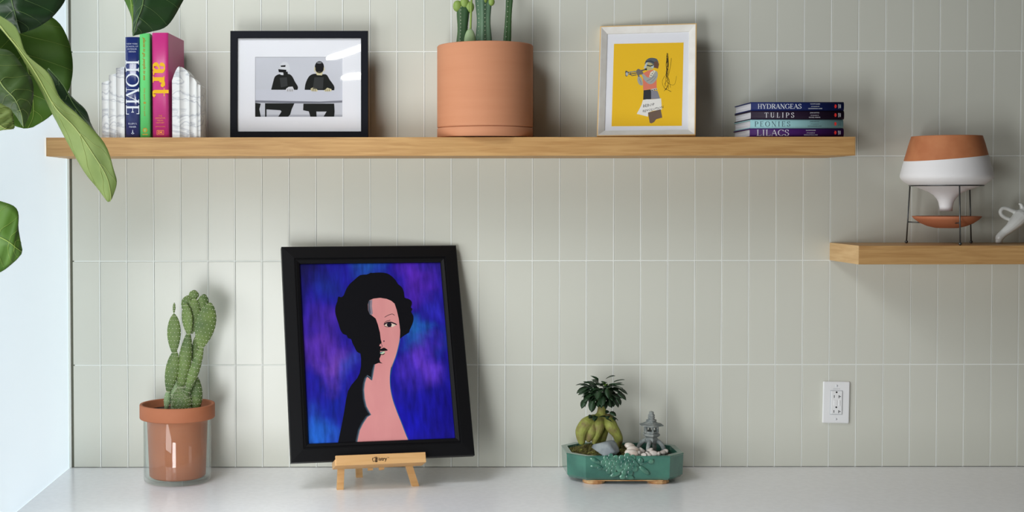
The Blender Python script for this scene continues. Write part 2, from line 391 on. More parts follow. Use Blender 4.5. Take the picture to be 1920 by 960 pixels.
navy = mat('glossy_navy_jacket', C(36, 50, 112), .18, coat=.4); green = mat('mint_green_cloth', C(104, 216, 120), .55); pink = mat('magenta_jacket', C(206, 52, 132), .38)
dark_in = flat(24, 30, 26)
x0, x1 = P(235.5, 160, tb).x, P(262, 160, tb).x
H1 = scv(69, tb)-ST
b1 = book('dark blue book with large white HOME lettering on its spine', x1-x0, H1, .20, navy, ((x0+x1)/2, -tb, ST))
kx = (x1-x0)
mb = MB(); serif_text(mb, 'HOME', .0365, down(H1-.0625, -.018), .03, thick=1.0, sx=1.22); mb.build('title_lettering', flat(236, 240, 246), b1, False)
pw = flat(206, 214, 232)
for k, s in enumerate(('NEW YORK', 'SCHOOL OF', 'INTERIOR', 'DESIGN')): line(b1, s, .0058, across(0, H1-.021-k*.0072), pw)
for k, s in enumerate(('ELLEN S.', 'FISHER')): line(b1, s, .0066, across(0, .037-k*.009), pw)
mb = MB()
ribbon(mb, [(0, .010), (0, .022)], [.004, .001], lambda u, v: (u, YS, v)); ribbon(mb, [(-.004, .012), (.004, .012)], [.002, .002], lambda u, v: (u, YS, v))
mb.build('emblem', pw, b1, False)
x0, x1 = P(262.4, 160, tb).x, P(281.5, 160, tb).x; H2 = scv(62, tb)-ST
b2 = book('bright green book with gold script lettering between blue and pink books', x1-x0, H2, .19, green, ((x0+x1)/2, -tb, ST))
mb = MB(); sans(mb, 'places to go, people to see', .0108, down(H2-.012, -.004), False, .35, .0002); mb.build('title_lettering', flat(176, 140, 48), b2, False)
line(b2, 'kate spade \u2660 new york', .0078, down(H2-.152, -.003), flat(186, 150, 60), center=False, shear=.1)
mb = MB(); n = 20; mb.add([(.0065*math.cos(6.2832*i/n), YS, .021+.0065*math.sin(6.2832*i/n)) for i in range(n)], [tuple(range(n))])
mb.add([(-.008, YS, .008), (.008, YS, .008), (.007, YS, .011), (-.007, YS, .011)], [(0, 1, 2, 3)]); mb.build('emblem', flat(186, 150, 60), b2, False)
mb = MB(); mb.add([(x*.0045, YS-.0003, .021+z*.0045) for x, z in ((0, 1), (.8, -.2), (.2, -.3), (.4, -1), (-.4, -1), (-.2, -.3), (-.8, -.2))], [tuple(range(7))]); mb.build('emblem', green, b2, False)
x0, x1 = P(285.5, 160, tb).x, P(316, 160, tb).x; H3 = scv(61, tb)-ST; W3 = x1-x0
b3 = book('magenta book with large yellow art lettering on its spine', W3, H3, .19, pink, ((x0+x1)/2, -tb, ST), rot=(0, 0, math.radians(-4.2)))
b3.location.x += .0
mb = MB(); serif_text(mb, 'art', .047, down(H3-.080, -.0205), .0, sx=1.12); mb.build('title_lettering', flat(244, 190, 44), b3, False)
og = flat(238, 150, 70)
for k, s in enumerate(('THE', 'DEFINITIVE', 'VISUAL', 'HISTORY')): line(b3, s, .0058, across(0, .059-k*.0064), og)
line(b3, 'SMITHSONIAN', .0042, across(0, .0295), og); line(b3, 'DK', .0098, across(0, .0115), og, bold=.0004)
mb = MB()
for a in ((-.0095, .0085, .0095, .0085), (-.0095, .0205, .0095, .0205), (-.0095, .0085, -.0095, .0205), (.0095, .0085, .0095, .0205)):
    ribbon(mb, [(a[0], a[1]), (a[2], a[3])], [.0012]*2, lambda u, v: (u, YS, v))
mb.build('emblem_border', og, b3, False)
# lying books
tf = .230
GB = 'gardening books stacked flat on the shelf'
spec = [('LILACS', 'dark purple LILACS book, bottom of the stack', (66, 26, 92), (232, 228, 238), 244.0, 263.5, 1418, .0205, 'NAOMI SLADE', 'GEORGIANNA LANE', 1406, 1582, 1520),
        ('PEONIES', 'pale aqua PEONIES book second from bottom of the stack', (146, 190, 194), (70, 90, 98), 226.8, 243.6, 1414, .0172, 'JANE EASTOE', 'GEORGIANNA LANE', 1407, 1581, 1527),
        ('TULIPS', 'aubergine TULIPS book second from top of the stack', (38, 24, 44), (234, 232, 238), 209.3, 226.4, 1433, .0172, 'JANE EASTOE', 'RACHEL WARNE', 1408, 1582.5, 1527),
        ('HYDRANGEAS', 'navy blue HYDRANGEAS book on top of the stack', (26, 38, 92), (236, 240, 246), 192, 208.8, 1420, .0162, 'NAOMI SLADE', 'GEORGIANNA LANE', 1408, 1582, 1528)]
z = ST; TB = (scv(192, tf)-ST)/4
for (ti, la, cc, tc_, ya, yb, xt, sz, au, ph, xa, xb, xs) in spec:
    XA, XB = P(xa, 225, tf).x, P(xb, 225, tf).x; Hh = XB-XA
    b = book(la, TB-.0003, Hh, .18, mat('jacket_'+ti.lower(), C(*cc), .45, spec=.2), (XB, -tf, z+TB/2), ((0, 0, 1), (0, 1, 0), (-1, 0, 0)), group=GB)
    mb = MB(); tr_ = {'LILACS': .05, 'PEONIES': .30, 'TULIPS': .36, 'HYDRANGEAS': .0}[ti]; sx_t = {'LILACS': 1.36, 'PEONIES': 1.12, 'TULIPS': 1.05, 'HYDRANGEAS': 1.19}[ti]
    serif_text(mb, ti, sz*.82, down(Hh-(P(xt, 225, tf).x-XA), -sz*.41), tr_, thick=.72 if ti == 'PEONIES' else .9, sx=sx_t)
    mb.build('title_lettering', flat(*tc_), b, False)
    us = Hh-(P(xs, 225, tf).x-XA); pc_ = flat(*[int(a*.85+20) for a in tc_]); gz = Hh-(P(1571, 225, tf).x-XA)
    line(b, au, .0042, down(us, .0050), pc_); line(b, 'photography by', .0036, down(us, -.0014), pc_, shear=.3); line(b, ph, .0042, down(us, -.0076), pc_)
    line(b, 'SMITH', .0042, lambda u, v, d=0: (-u, YS-d, gz-v), pc_); line(b, 'GIBBS', .0042, lambda u, v, d=0: (-u, YS-d, gz-.0045-v), pc_)
    mb = MB(); zz = Hh-(P(1566, 225, tf).x-XA)
    for a in (-.7, 0, .7):
        ca, sa = math.cos(a), math.sin(a)
        mb.add([(q*.0078*sa+r*.0028*ca, YS-.00005*abs(a), zz-.0035+q*.0078*ca-r*.0028*sa) for q, r in ((0, 0), (.55, .9), (1, 0), (.55, -.9))], [(0, 1, 2, 3)])
    mb.build('emblem', flat(206, 48, 44), b, False)
    z += TB

# ------------------------------------------------------------------ marble bookends
def bookend(label, xa, xb, tfr, dep, prof, loc_t):
    """prof: (fraction, height, front scallop) samples across the width"""
    b = MB(); n = len(prof); vs = []; fs = []
    for fx, h, sc in prof:
        x = xa+(xb-xa)*fx; vs += [(x, -tfr+sc, 0), (x, -tfr+sc, h), (x, -tfr+dep-sc*.3, h), (x, -tfr+dep-sc*.3, 0)]
    for i in range(n-1):
        a = 4*i; c = a+4; fs += [(a, c, c+1, a+1), (a+1, c+1, c+2, a+2), (a+2, c+2, c+3, a+3), (a, a+3, c+3, c)]
    fs += [(0, 1, 2, 3), (4*n-4, 4*n-1, 4*n-2, 4*n-3)]
    ox = (xa+xb)/2; vs = [(x-ox, y+tfr, z) for x, y, z in vs]
    o = b.add(vs, fs, False).build('marble_bookend', T_['marble']); o.location = (ox, -tfr, ST); tag(o, label, 'bookend', 'stepped marble bookends'); return o
def flute(steps):
    """steps: (f0, f1, h0, h1) each flute rounded at its top, scooped in front"""
    out = []
    for f0, f1, h0, h1 in steps:
        for k in range(11):
            u = k/10; h = h0+(h1-h0)*(u**1.8) - .004*max(0, (.18-u)/.18)**2
            out.append((f0+(f1-f0)*u+(1e-4 if k == 0 else 0), h, .011*math.sin(math.pi*u)**.8))
    return out
hh = lambda y, t: scv(y, t)-ST
tq = .240
pr = [(0, .0, 0)]
R = flute([(.28, .62, hh(124, tq), hh(139, tq)), (.62, .87, hh(141, tq)-.002, hh(154, tq)), (.87, 1, hh(156, tq), hh(160, tq))])
L0 = []
for k in range(9):
    u = k/8; L0.append((.28*u, hh(150, tq)+(hh(124, tq)-hh(150, tq))*math.sin(u*math.pi/2), .010*(1-u)**1.0*1.2))
bookend('white marble stepped bookend on the right of the magenta book', P(316.5, 200, tq).x+.0075, P(376, 200, tq).x, tq, .10, L0+R, 0)
Lf = flute([(.0, .36, hh(124, .225), hh(127, .225)), (.36, .68, hh(137, .225), hh(140, .225)), (.68, 1, hh(150, .225), hh(154, .225))])
xa, xb = P(191, 200, .225).x, P(236, 200, .225).x-.0035
bookend('white marble stepped bookend on the left of the blue book', xa, xb, .225, .10, [(1-f, h, s) for f, h, s in Lf][::-1], 0)

# ------------------------------------------------------------------ framed pictures
class Plane:
    def __init__(s, X, t, z, wd, ht, yaw, lean):
        s.ux = Vector((math.cos(yaw), -math.sin(yaw), 0)); n0 = Vector((-math.sin(yaw), -math.cos(yaw), 0))
        s.up = Vector((0, 0, 1))*math.cos(lean)-n0*math.sin(lean); s.n = s.up.cross(s.ux)*-1
        if s.n.dot(n0) < 0: s.n = -s.n
        s.b = Vector((X, -t, z)); s.w = wd; s.h = ht
        s.basis = (tuple(s.ux), tuple(-s.n), tuple(s.up))
    def uv(s, px, py, off=0):
        r = ray(px, py); b = s.b+s.n*off; k = (b-O).dot(s.n)/r.dot(s.n); p = O+r*k-s.b
        return (p.dot(s.ux), p.dot(s.up))
def frame_bars(parent, mat_, u0, u1, v0, v1, prof, name='rail'):
    """mitred frame: prof = list of (inset, y) from the outer back edge to the inner lip"""
    c = [(u0, v0, 1, 1), (u1, v0, -1, 1), (u1, v1, -1, -1), (u0, v1, 1, -1)]
    for i in range(4):
        a, b = c[i], c[(i+1) % 4]; vs = []; n = len(prof)
        for q in (a, b):
            for ins, y in prof: vs.append((q[0]+q[2]*ins, y, q[1]+q[3]*ins))
        fs = [(k, k+1, n+k+1, n+k) for k in range(n-1)]+[(n-1, 0, n, 2*n-1), tuple(range(n)), tuple(range(n, 2*n))[::-1]]
        MB().add(vs, fs).build(name, mat_, parent)
def art(parent, pl, off, name, polys, tx, flatmat):
    """polys: list of pixel point lists -> flat print on plane"""
    for k, pts in enumerate(polys):
        vs = [pl.uv(*tx(*p), off) for p in pts]
        MB().add([(u, -off-.00002*k, v) for u, v in vs], [tuple(range(len(vs)))]).build(name, flatmat, parent, False)
def fixn(o): return o
def ell(cx, cy, rx, ry, n=20, a0=0, a1=360): return [(cx+rx*math.cos(math.radians(a0+(a1-a0)*k/n)), cy+ry*math.sin(math.radians(a0+(a1-a0)*k/n))) for k in range(n+(a1-a0 < 360))]
def sm2(pts, n=4): return [(p.x, p.y) for p in smoothpath([Vector(p) for p in pts], n)]
def rib2(pts, w_):
    pts = [Vector(p) for p in pts]; L = []; Rr = []
    ws = w_ if isinstance(w_, list) else [w_]*len(pts)
    for i, p in enumerate(pts):
        d = pts[min(i+1, len(pts)-1)]-pts[max(i-1, 0)]; d = d.normalized(); nn = Vector((-d.y, d.x)); L.append(p+nn*ws[i]/2); Rr.append(p-nn*ws[i]/2)
    return [tuple(q) for q in L+Rr[::-1]]

# --- black framed photograph
pl = Plane(-.281, .12, ST+.0012, .395, .31, -.006, .056)
fr = thing('picture_frame', 'black framed photograph of two seated figures in helmets', 'picture frame', pl.b, basis=pl.basis)
frame_bars(fr, T_['navy_frame'], -.1975, .1975, 0, .31, [(0, .012), (0, -.008), (.001, -.009), (.0195, -.009), (.0205, -.008), (.0205, .0)])
MB().box(-.178, .178, .002, .010, .019, .291).build('backing', flat(60, 50, 42), fr)
MB().box(-.019, .019, .011, .0135, .09, .26).build('stand_leg', flat(40, 38, 38), fr)
tx3 = lambda x, y: (x/3.555+420, y/3.555+40)
o_ = -.0005
u0, v0 = pl.uv(*tx3(208, 636)); u1, v1 = pl.uv(*tx3(790, 237)); fa, fb = -.1785, .1785
m = MB(); zi, zo = .0185, .2915
for (a, b, c, d) in ((fa, u0, zi, zo), (u1, fb, zi, zo), (u0, u1, zi, v0), (u0, u1, v1, zo)): m.box(a, b, -.0012, .0006, c, d)
m.build('mat_board', T_['mat_board'], fr)
MB().box(u0-.003, u1+.003, .0007, .0019, v0-.003, v1+.003).build('photo_print', mat('grey_photo_backdrop', C(196, 198, 206), .6, C(206, 208, 216), 3), fr)
A = lambda nm, polys, col, k: art(fr, pl, -.0006+k*.00004, nm, polys, tx3, flat(*col))
A('print_table', [[(209, 455), (789, 455), (789, 530), (640, 537), (450, 536), (209, 527)]], (204, 206, 216), 1)
A('print_table_edge', [[(209, 526), (450, 531), (640, 534), (789, 527), (789, 541), (640, 546), (480, 546), (209, 540)]], (124, 126, 136), 2)
A('print_floor', [[(209, 622), (789, 622), (789, 635), (209, 635)]], (170, 172, 180), 1)
A('print_figure', [sm2([(315, 455), (328, 405), (340, 368), (368, 352), (400, 357), (432, 350), (455, 366), (474, 402), (493, 435), (490, 456)]),
   sm2([(538, 456), (545, 412), (568, 366), (602, 349), (640, 354), (682, 354), (705, 388), (735, 432), (735, 459)]),
   [(209, 542), (246, 548), (236, 585), (246, 635), (209, 635)], [(274, 545), (284, 545), (284, 635), (274, 635)],
   [(284, 545), (470, 546), (452, 585), (442, 620), (428, 635), (362, 635), (384, 600), (376, 592), (284, 586)],
   [(530, 548), (735, 548), (738, 600), (735, 635), (664, 635), (684, 601), (616, 601), (618, 635), (576, 635), (566, 600), (528, 592)],
   [(395, 335), (425, 335), (428, 362), (398, 362)]], (26, 28, 26), 3)
A('print_jacket_panel', [[(604, 372), (665, 372), (660, 450), (592, 450)], [(372, 375), (420, 372), (425, 430), (380, 440)]], (54, 56, 56), 4)
A('print_helmet', [ell(405, 302, 32, 33), [(375, 340), (398, 340), (396, 358), (378, 356)], ell(433, 320, 9, 14)], (214, 216, 220), 4)
A('print_visor', [[(362, 318), (416, 322), (416, 342), (366, 338)], [(378, 294), (412, 291), (410, 303), (380, 303)]], (20, 20, 22), 5)
A('print_hands', [[(415, 448), (432, 436), (458, 434), (468, 455), (462, 467), (420, 467), (411, 460)]], (212, 212, 216), 5)
A('print_hands', [[(578, 448), (600, 436), (626, 458), (622, 467), (582, 465)], [(668, 460), (690, 442), (718, 452), (716, 466), (672, 467)], [(610, 335), (660, 335), (654, 360), (620, 358)], ell(606, 320, 4, 18), ell(668, 320, 3, 16)], (214, 204, 164), 4)
A('print_finger_gaps', [rib2([(425+11*k, 452), (423+11*k, 467)], 3) for k in range(4)]+[rib2([(588+11*k, 450), (590+11*k, 466)], 3) for k in range(3)]+[rib2([(680+11*k, 452), (680+11*k, 466)], 3) for k in range(3)], (40, 40, 40), 6)
A('print_helmet', [ell(637, 305, 31, 41)], (22, 22, 24), 5)
A('print_highlight', [ell(636, 275, 17, 7)], (120, 122, 126), 6)
MB().box(-.1785, .1785, -.0032, -.0022, .0185, .2915).build('glass', T_['pic_glass'], fr)

lamp = thing('pendant_lamp', 'curved white tube lamp mirrored in the glass of the black frame', 'lamp', (0, 0, 0))
lm_ = mat('lit_tube_diffuser', C(250, 250, 248), .5, emit=((1, .98, .95, 1), 14))
for pts in ([(612, 110), (630, 105.5), (652, 98.5), (680, 88)], [(640, 147.5), (655, 144), (680, 142)]):
    q = []
    for px, py in pts:
        uu, vv = pl.uv(px, py); hit = pl.b+pl.ux*uu+pl.up*vv; d = (hit-O).normalized(); r = d-pl.n*(2*d.dot(pl.n)); q.append(hit+r*((-5.3-hit.y)/r.y))
    MB().tube(smoothpath(q, 5), lerpl([.010, .022, .022, .020][:len(q)], 5), 10).build('tube', lm_, lamp)
    MB().tube([q[1], (q[1].x, q[1].y, 3.6)], .003, 6).build('cable', T_['wire'], lamp)
# --- yellow print in a pale frame
pl = Plane(.7085, .145, ST+.0042, .276, .3425, .236, .305)
fy = thing('picture_frame', 'cream framed yellow collage print of a trumpet player', 'picture frame', pl.b, basis=pl.basis)
tx5 = lambda x, y: (x/4.173+1100, y/4.173+40)
W2 = .138; Hf = .3425
frame_bars(fy, mat('pale_gilt_wood_edge', C(222, 184, 122), .5), -W2, W2, 0, Hf, [(0, .012), (0, -.012), (.0028, -.0125), (.0028, .012)], 'edge_rail')
frame_bars(fy, mat('cream_frame_paint', C(228, 226, 220), .5, C(222, 219, 212), 30, (1, 1, 1)), -W2+.0028, W2-.0028, .0028, Hf-.0028, [(0, .011), (0, -.0122), (.0022, -.0118), (.0175, -.002), (.0185, .002), (.0185, .004)], 'rail')
MB().box(-W2+.018, W2-.018, .0042, .011, .018, Hf-.018).build('backing', flat(150, 120, 84), fy)
MB().box(-W2+.0188, W2-.0188, .001, .004, .0188, Hf-.0188).build('mat_board', T_['mat_board'], fy)
A = lambda nm, polys, col, k: art(fy, pl, -.001+.00004*k, nm, polys, tx5, flat(*col))
A('yellow_ground', [[(215, 178), (760, 168), (745, 820), (195, 823)]], (242, 196, 44), 2)
A('print_hat', [sm2([(452, 340), (468, 305), (500, 288), (545, 294), (562, 320), (560, 350), (530, 365), (500, 350), (470, 330), (452, 340)])], (96, 102, 108), 3)
A('print_hat_band', [rib2([(462, 318), (500, 312), (540, 330), (552, 350)], 10)], (64, 74, 80), 4)
A('print_face', [sm2([(462, 335), (480, 322), (515, 335), (526, 360), (515, 378), (480, 386), (468, 372), (450, 366), (462, 335)])], (196, 186, 132), 4)
A('print_cheek', [[(447, 366), (468, 325), (480, 322), (472, 345), (464, 372)], [(500, 345), (528, 350), (520, 372), (506, 362)]], (188, 204, 212), 5)
A('print_glasses', [rib2([(472, 346), (500, 352), (520, 345)], 9), [(455, 372), (472, 368), (472, 386), (460, 384)]], (48, 56, 60), 6)
A('print_hair', [[(530, 322), (548, 312), (568, 335), (560, 372), (534, 366), (526, 350)]], (112, 82, 68), 5)
A('print_vest', [[(437, 412), (480, 388), (520, 381), (548, 410), (548, 525), (443, 542), (441, 450)]], (226, 130, 106), 3)
A('print_sleeve', [sm2([(530, 388), (552, 396), (557, 425), (545, 460), (520, 488), (488, 492), (455, 465), (436, 432), (432, 415), (450, 416), (470, 436), (496, 444), (512, 425), (522, 400), (530, 388)]),
   sm2([(402, 430), (422, 436), (436, 462), (440, 498), (424, 503), (408, 490), (398, 462), (402, 430)])], (170, 172, 168), 6)
A('print_sleeve_fold', [rib2([(470, 470), (500, 455), (530, 430)], 4), rib2([(500, 480), (525, 460), (545, 430)], 3), rib2([(412, 450), (424, 475), (428, 495)], 4)], (130, 132, 130), 7)
A('print_collar', [[(500, 400), (530, 384), (540, 392), (505, 440), (488, 442)]], (232, 226, 206), 7)
A('print_collar_marks', [ell(505, 425, 4, 4), ell(514, 410, 4, 4), ell(496, 438, 3, 3), ell(524, 398, 3, 3)], (50, 44, 40), 8)
A('print_trumpet', [rib2([(318, 403), (385, 394), (440, 385), (472, 376)], 9), rib2([(330, 416), (385, 408), (430, 396)], 7), rib2([(345, 404), (340, 416), (355, 428), (392, 420)], 6), sm2([(303, 392), (312, 388), (326, 400), (326, 420), (316, 432), (305, 428), (303, 392)])], (86, 88, 90), 4)
A('print_trumpet_bell', [ell(316, 414, 9, 14), rib2([(330, 401), (400, 391)], 3)], (190, 194, 196), 7)
A('print_hand', [sm2([(388, 390), (402, 374), (420, 380), (440, 396), (440, 414), (415, 420), (398, 424), (388, 390)]), [(400, 422), (412, 420), (416, 438), (404, 436)]], (118, 112, 108), 8)
A('print_shorts_dark', [[(446, 542), (505, 534), (505, 611), (443, 615)]], (58, 58, 62), 4)
A('print_shorts_light', [[(505, 540), (555, 546), (576, 607), (505, 611)]], (140, 140, 150), 5)
A('print_belt', [rib2([(503, 540), (530, 534), (552, 532)], 14)], (206, 204, 198), 6)
A('print_belt_marks', [ell(512, 541, 5, 4), ell(530, 537, 5, 4), ell(545, 534, 4, 4)], (40, 40, 42), 7)
A('print_skirt', [[(440, 618), (470, 612), (520, 612), (583, 605), (590, 692), (520, 702), (482, 716), (480, 748), (440, 738), (392, 726), (412, 690), (430, 655)]], (238, 236, 230), 6)
A('print_trouser', [[(480, 716), (580, 690), (592, 755), (545, 768), (528, 790), (508, 800), (494, 796)]], (118, 98, 86), 7)
m = MB()
def handtext(s, x, y, size, ang):
    cu = bpy.data.curves.new('t', 'FONT'); cu.body = s; cu.size = size; cu.resolution_u = 1; cu.shear = .1
    o = bpy.data.objects.new('t', cu); me = o.to_mesh(); ca, sa = math.cos(ang), math.sin(ang); vs = []
    for v in me.vertices:
        j = math.sin(v.co.x*.35)*2.5; q = pl.uv(*tx5(x+v.co.x*ca+(v.co.y+j)*sa*0+0, y-v.co.x*sa-(v.co.y+j)), -.001+.0004); vs.append((q[0], .001-.0004, q[1]))
    m.add(vs, [tuple(p.vertices) for p in me.polygons]); o.to_mesh_clear(); bpy.data.objects.remove(o); bpy.data.curves.remove(cu)
handtext('BEBOP', 440, 676, 31, .16); handtext('REVOLUTION', 438, 715, 27, .2)
m.build('print_handwriting', flat(60, 60, 64), fy, False)
rs = random.Random(4); sc = []
for k in range(5):
    y = 262+rs.random()*40; pts = []
    x = 632
    while y < 555:
        wob = 8+22*max(0, (y-380)/170); pts.append((x+rs.uniform(-wob, wob), y)); y += rs.uniform(14, 40)*(1 if rs.random() < .8 else -.8)
    sc.append((pts, 2.2))
sc += [(sm2([(612, 430), (596, 460), (594, 490), (606, 520), (625, 540)]), 2), (sm2([(650, 495), (680, 500), (695, 480), (704, 430)]), 1.6), ([(630, 250), (622, 340), (630, 420)], 3), ([(636, 252), (642, 340), (626, 450)], 3), (sm2([(664, 290), (655, 360), (640, 430)]), 2.4)]
m = MB()
for k, (pts, w_) in enumerate(sc):
    def f3(u, v, k=k): q = pl.uv(*tx5(u, v), -.0008); return (q[0], .0008-.00001*k, q[1])
    ribbon(m, pts, [w_]*len(pts), f3)
m.build('print_scribble', flat(38, 34, 28), fy, False)
MB().box(-W2+.0188, W2-.0188, -.0016, -.0008, .0188, Hf-.0188).build('glass', T_['pic_glass'], fy)

# --- portrait on the table easel
pl = Plane(-.038, .29, 1.0, .515, .618, -.199, .36)
pt = thing('framed_painting', 'painted portrait of a woman half in shadow in wide black frame', 'painting', pl.b, basis=pl.basis)
tx2 = lambda x, y: (x/1.919+500, y/1.919+440)
cu0 = pl.uv(*tx2(140, 738)); cu1 = pl.uv(*tx2(650, 104)); U0 = -.2575+.0525; U1 = .2575-.046; V0 = .048; V1 = .618-.047
frame_bars(pt, T_['black_frame'], -.2575, .2575, 0, .618, [(0, .014), (0, -.006), (.002, -.008), (.033, -.010), (.0355, -.010), (.037, -.0068), (.039, -.0068), (.041, -.009), (.048, -.007), (.0505, -.004), (.051, .006)])
MB().box(-.2125, .2125, .0062, .013, .045, .573).build('backing', flat(70, 58, 46), pt)
def painterly():
    m = bpy.data.materials.new('painted_violet_blue_ground'); m.use_nodes = True; nt = m.node_tree; N = nt.nodes; L = nt.links; b = N['Principled BSDF']; b.inputs['Roughness'].default_value = .5; b.inputs['Specular IOR Level'].default_value = .2
    tc = N.new('ShaderNodeTexCoord'); nw = N.new('ShaderNodeTexNoise'); nw.inputs['Scale'].default_value = 9; nw.inputs['Detail'].default_value = 7; L.new(tc.outputs['Object'], nw.inputs[0])
    mp = N.new('ShaderNodeMapping'); mp.inputs['Location'].default_value = (-.5, -.5, -.5); L.new(nw.outputs['Color'], mp.inputs[0])
    sc_ = N.new('ShaderNodeVectorMath'); sc_.operation = 'SCALE'; sc_.inputs['Scale'].default_value = .16; L.new(mp.outputs[0], sc_.inputs[0])
    ad = N.new('ShaderNodeVectorMath'); ad.operation = 'ADD'; L.new(tc.outputs['Object'], ad.inputs[0]); L.new(sc_.outputs[0], ad.inputs[1])
    fl_ = N.new('ShaderNodeVectorMath'); fl_.operation = 'MULTIPLY'; fl_.inputs[1].default_value = (1, 0, .75); L.new(ad.outputs[0], fl_.inputs[0])
    cur = None
    # strokes of paint: centre (photo pixel on the canvas), reach, colour
    for px, py, rr, cc_ in ((565, 505, .12, (16, 12, 78)), (620, 530, .07, (26, 44, 150)), (690, 500, .06, (30, 84, 176)), (775, 520, .09, (88, 40, 184)), (815, 500, .06, (48, 34, 150)), (600, 640, .10, (84, 44, 164)), (625, 690, .06, (112, 66, 180)), (580, 600, .05, (56, 30, 160)), (590, 810, .09, (30, 96, 196)), (630, 760, .08, (16, 34, 150)), (650, 690, .05, (52, 64, 176)), (780, 625, .06, (34, 104, 188)), (815, 580, .06, (44, 40, 178)), (800, 680, .065, (96, 56, 200)), (770, 700, .05, (64, 40, 176)), (835, 770, .11, (14, 8, 132)), (770, 780, .07, (20, 18, 170)), (835, 640, .04, (30, 60, 160))):
        u, v = pl.uv(px, py)
        d = N.new('ShaderNodeVectorMath'); d.operation = 'DISTANCE'; L.new(fl_.outputs[0], d.inputs[0]); d.inputs[1].default_value = (u, 0, v*.75)
        r = N.new('ShaderNodeMapRange'); r.interpolation_type = 'SMOOTHSTEP'; L.new(d.outputs['Value'], r.inputs[0]); r.inputs[1].default_value = 0; r.inputs[2].default_value = rr; r.inputs[3].default_value = .95; r.inputs[4].default_value = 0
        mx = N.new('ShaderNodeMix'); mx.data_type = 'RGBA'; L.new(r.outputs[0], mx.inputs[0]); mx.inputs[7].default_value = C(*cc_)
        if cur is None: mx.inputs[6].default_value = C(28, 22, 148)
        else: L.new(cur, mx.inputs[6])
        cur = mx.outputs[2]
    n3 = N.new('ShaderNodeTexNoise'); n3.inputs['Scale'].default_value = 70; n3.inputs['Detail'].default_value = 5; mp3 = N.new('ShaderNodeMapping'); mp3.inputs['Scale'].default_value = (1, 1, .2); mp3.inputs['Rotation'].default_value = (0, .25, 0); L.new(tc.outputs['Object'], mp3.inputs[0]); L.new(mp3.outputs[0], n3.inputs[0])
    mr = N.new('ShaderNodeMapRange'); L.new(n3.outputs[0], mr.inputs[0]); mr.inputs[1].default_value = .3; mr.inputs[2].default_value = .7; mr.inputs[3].default_value = .6; mr.inputs[4].default_value = 1.3
    hs = N.new('ShaderNodeHueSaturation'); L.new(mr.outputs[0], hs.inputs['Value']); L.new(cur, hs.inputs['Color']); L.new(hs.outputs[0], b.inputs['Base Color']); return m
MB().box(U0-.006, U1+.004, .002, .006, V0-.003, V1+.003).build('canvas', painterly(), pt)
q3 = lambda x, y: (600+x/4.8, 490+y/4.8); q4 = lambda x, y: (600+x/4.8, 660+y/4.8)
K3 = lambda l: [q3(*p) for p in l]; K4 = lambda l: [q4(*p) for p in l]
idt = lambda x, y: (x, y)
A = lambda nm, polys, col, k: art(pt, pl, -.002+.00005*k, nm, polys, idt, flat(*col, .5) if not isinstance(col, bpy.types.Material) else col)
skin = mat('painted_pink', C(214, 140, 140), .5, C(222, 150, 148), 12, (1, 1, .4), .4, .65)
face_r = sm2(K3([(718, 640), (715, 700), (700, 775), (680, 850), (654, 920), (640, 955)])+K4([(650, 90), (633, 160), (626, 240), (631, 330), (652, 430), (690, 540), (730, 640), (768, 740), (786, 782), (806, 842)]))
neck = sm2(K3([(545, 700), (553, 735), (538, 745)]), 3)
chin = K3([(532, 762), (550, 768), (536, 800), (548, 830), (545, 850), (533, 878), (540, 905), (562, 919), (525, 914)])
sh_edge = K4([(490, 112), (476, 165), (468, 215), (464, 250), (444, 228), (425, 215), (408, 235), (395, 280), (388, 340), (394, 420), (410, 490), (436, 540), (452, 562), (420, 580), (380, 640), (350, 700), (336, 760), (328, 800), (324, 850)])
hair_in = K3([(718, 690), (720, 620), (708, 520), (690, 440), (670, 380), (640, 355), (600, 338), (540, 328), (480, 335), (442, 352), (430, 385), (432, 440), (446, 475), (470, 490), (500, 515), (520, 570), (538, 640), (545, 700)])
A('print_blue_edge', [rib2(face_r, 3.2)], (40, 90, 150), 1)
A('print_skin', [hair_in[::1]+neck+chin+sm2(sh_edge, 3)+face_r[::-1]], skin, 2)
black_out = sm2(K3([(718, 697), (760, 665), (800, 640), (806, 618), (828, 570), (839, 530), (838, 490), (820, 455), (831, 430), (818, 415), (826, 385), (820, 355), (790, 336), (760, 326), (755, 280), (735, 232), (702, 206), (680, 170), (640, 130), (600, 108), (540, 100), (470, 104), (455, 103), (420, 118), (360, 124), (310, 165), (265, 205), (235, 250), (215, 300), (200, 318), (185, 322), (162, 318), (155, 360), (140, 400), (135, 450), (145, 500), (165, 560), (180, 610), (205, 652), (238, 664), (250, 690), (278, 700), (290, 735), (310, 772), (330, 812), (362, 830)]), 2)
black_left = K4([(368, 60), (367, 130), (355, 190), (330, 240), (285, 290), (250, 350), (232, 430), (215, 540), (200, 620), (180, 720), (163, 800), (153, 850)])
A('print_shadow_silhouette', [hair_in+neck+chin+sm2(sh_edge, 3)+black_left[::-1]+black_out[::-1]], (13, 13, 18), 4)
A('print_soft_edge', [rib2(sh_edge, [1.5]+[3.2]*(len(sh_edge)-2)+[3])], (96, 112, 126), 5)
A('print_soft_edge', [rib2([(x-1.2, y) for x, y in sh_edge], [1]+[2.2]*(len(sh_edge)-2)+[2])], (44, 56, 68), 6)
A('print_soft_edge', [[q3(*p) for p in ((432, 375), (450, 350), (470, 345), (466, 400), (474, 470), (462, 485), (446, 475), (433, 440))]], (142, 128, 140), 5)
A('print_soft_edge', [[q3(*p) for p in ((432, 375), (440, 354), (452, 350), (448, 400), (456, 470), (446, 475), (433, 440))]], (78, 84, 98), 6)
A('print_brow', [rib2(sm2(K3([(580, 503), (602, 490), (625, 480), (650, 474), (670, 486)])), 1.0)], (56, 40, 48), 5)
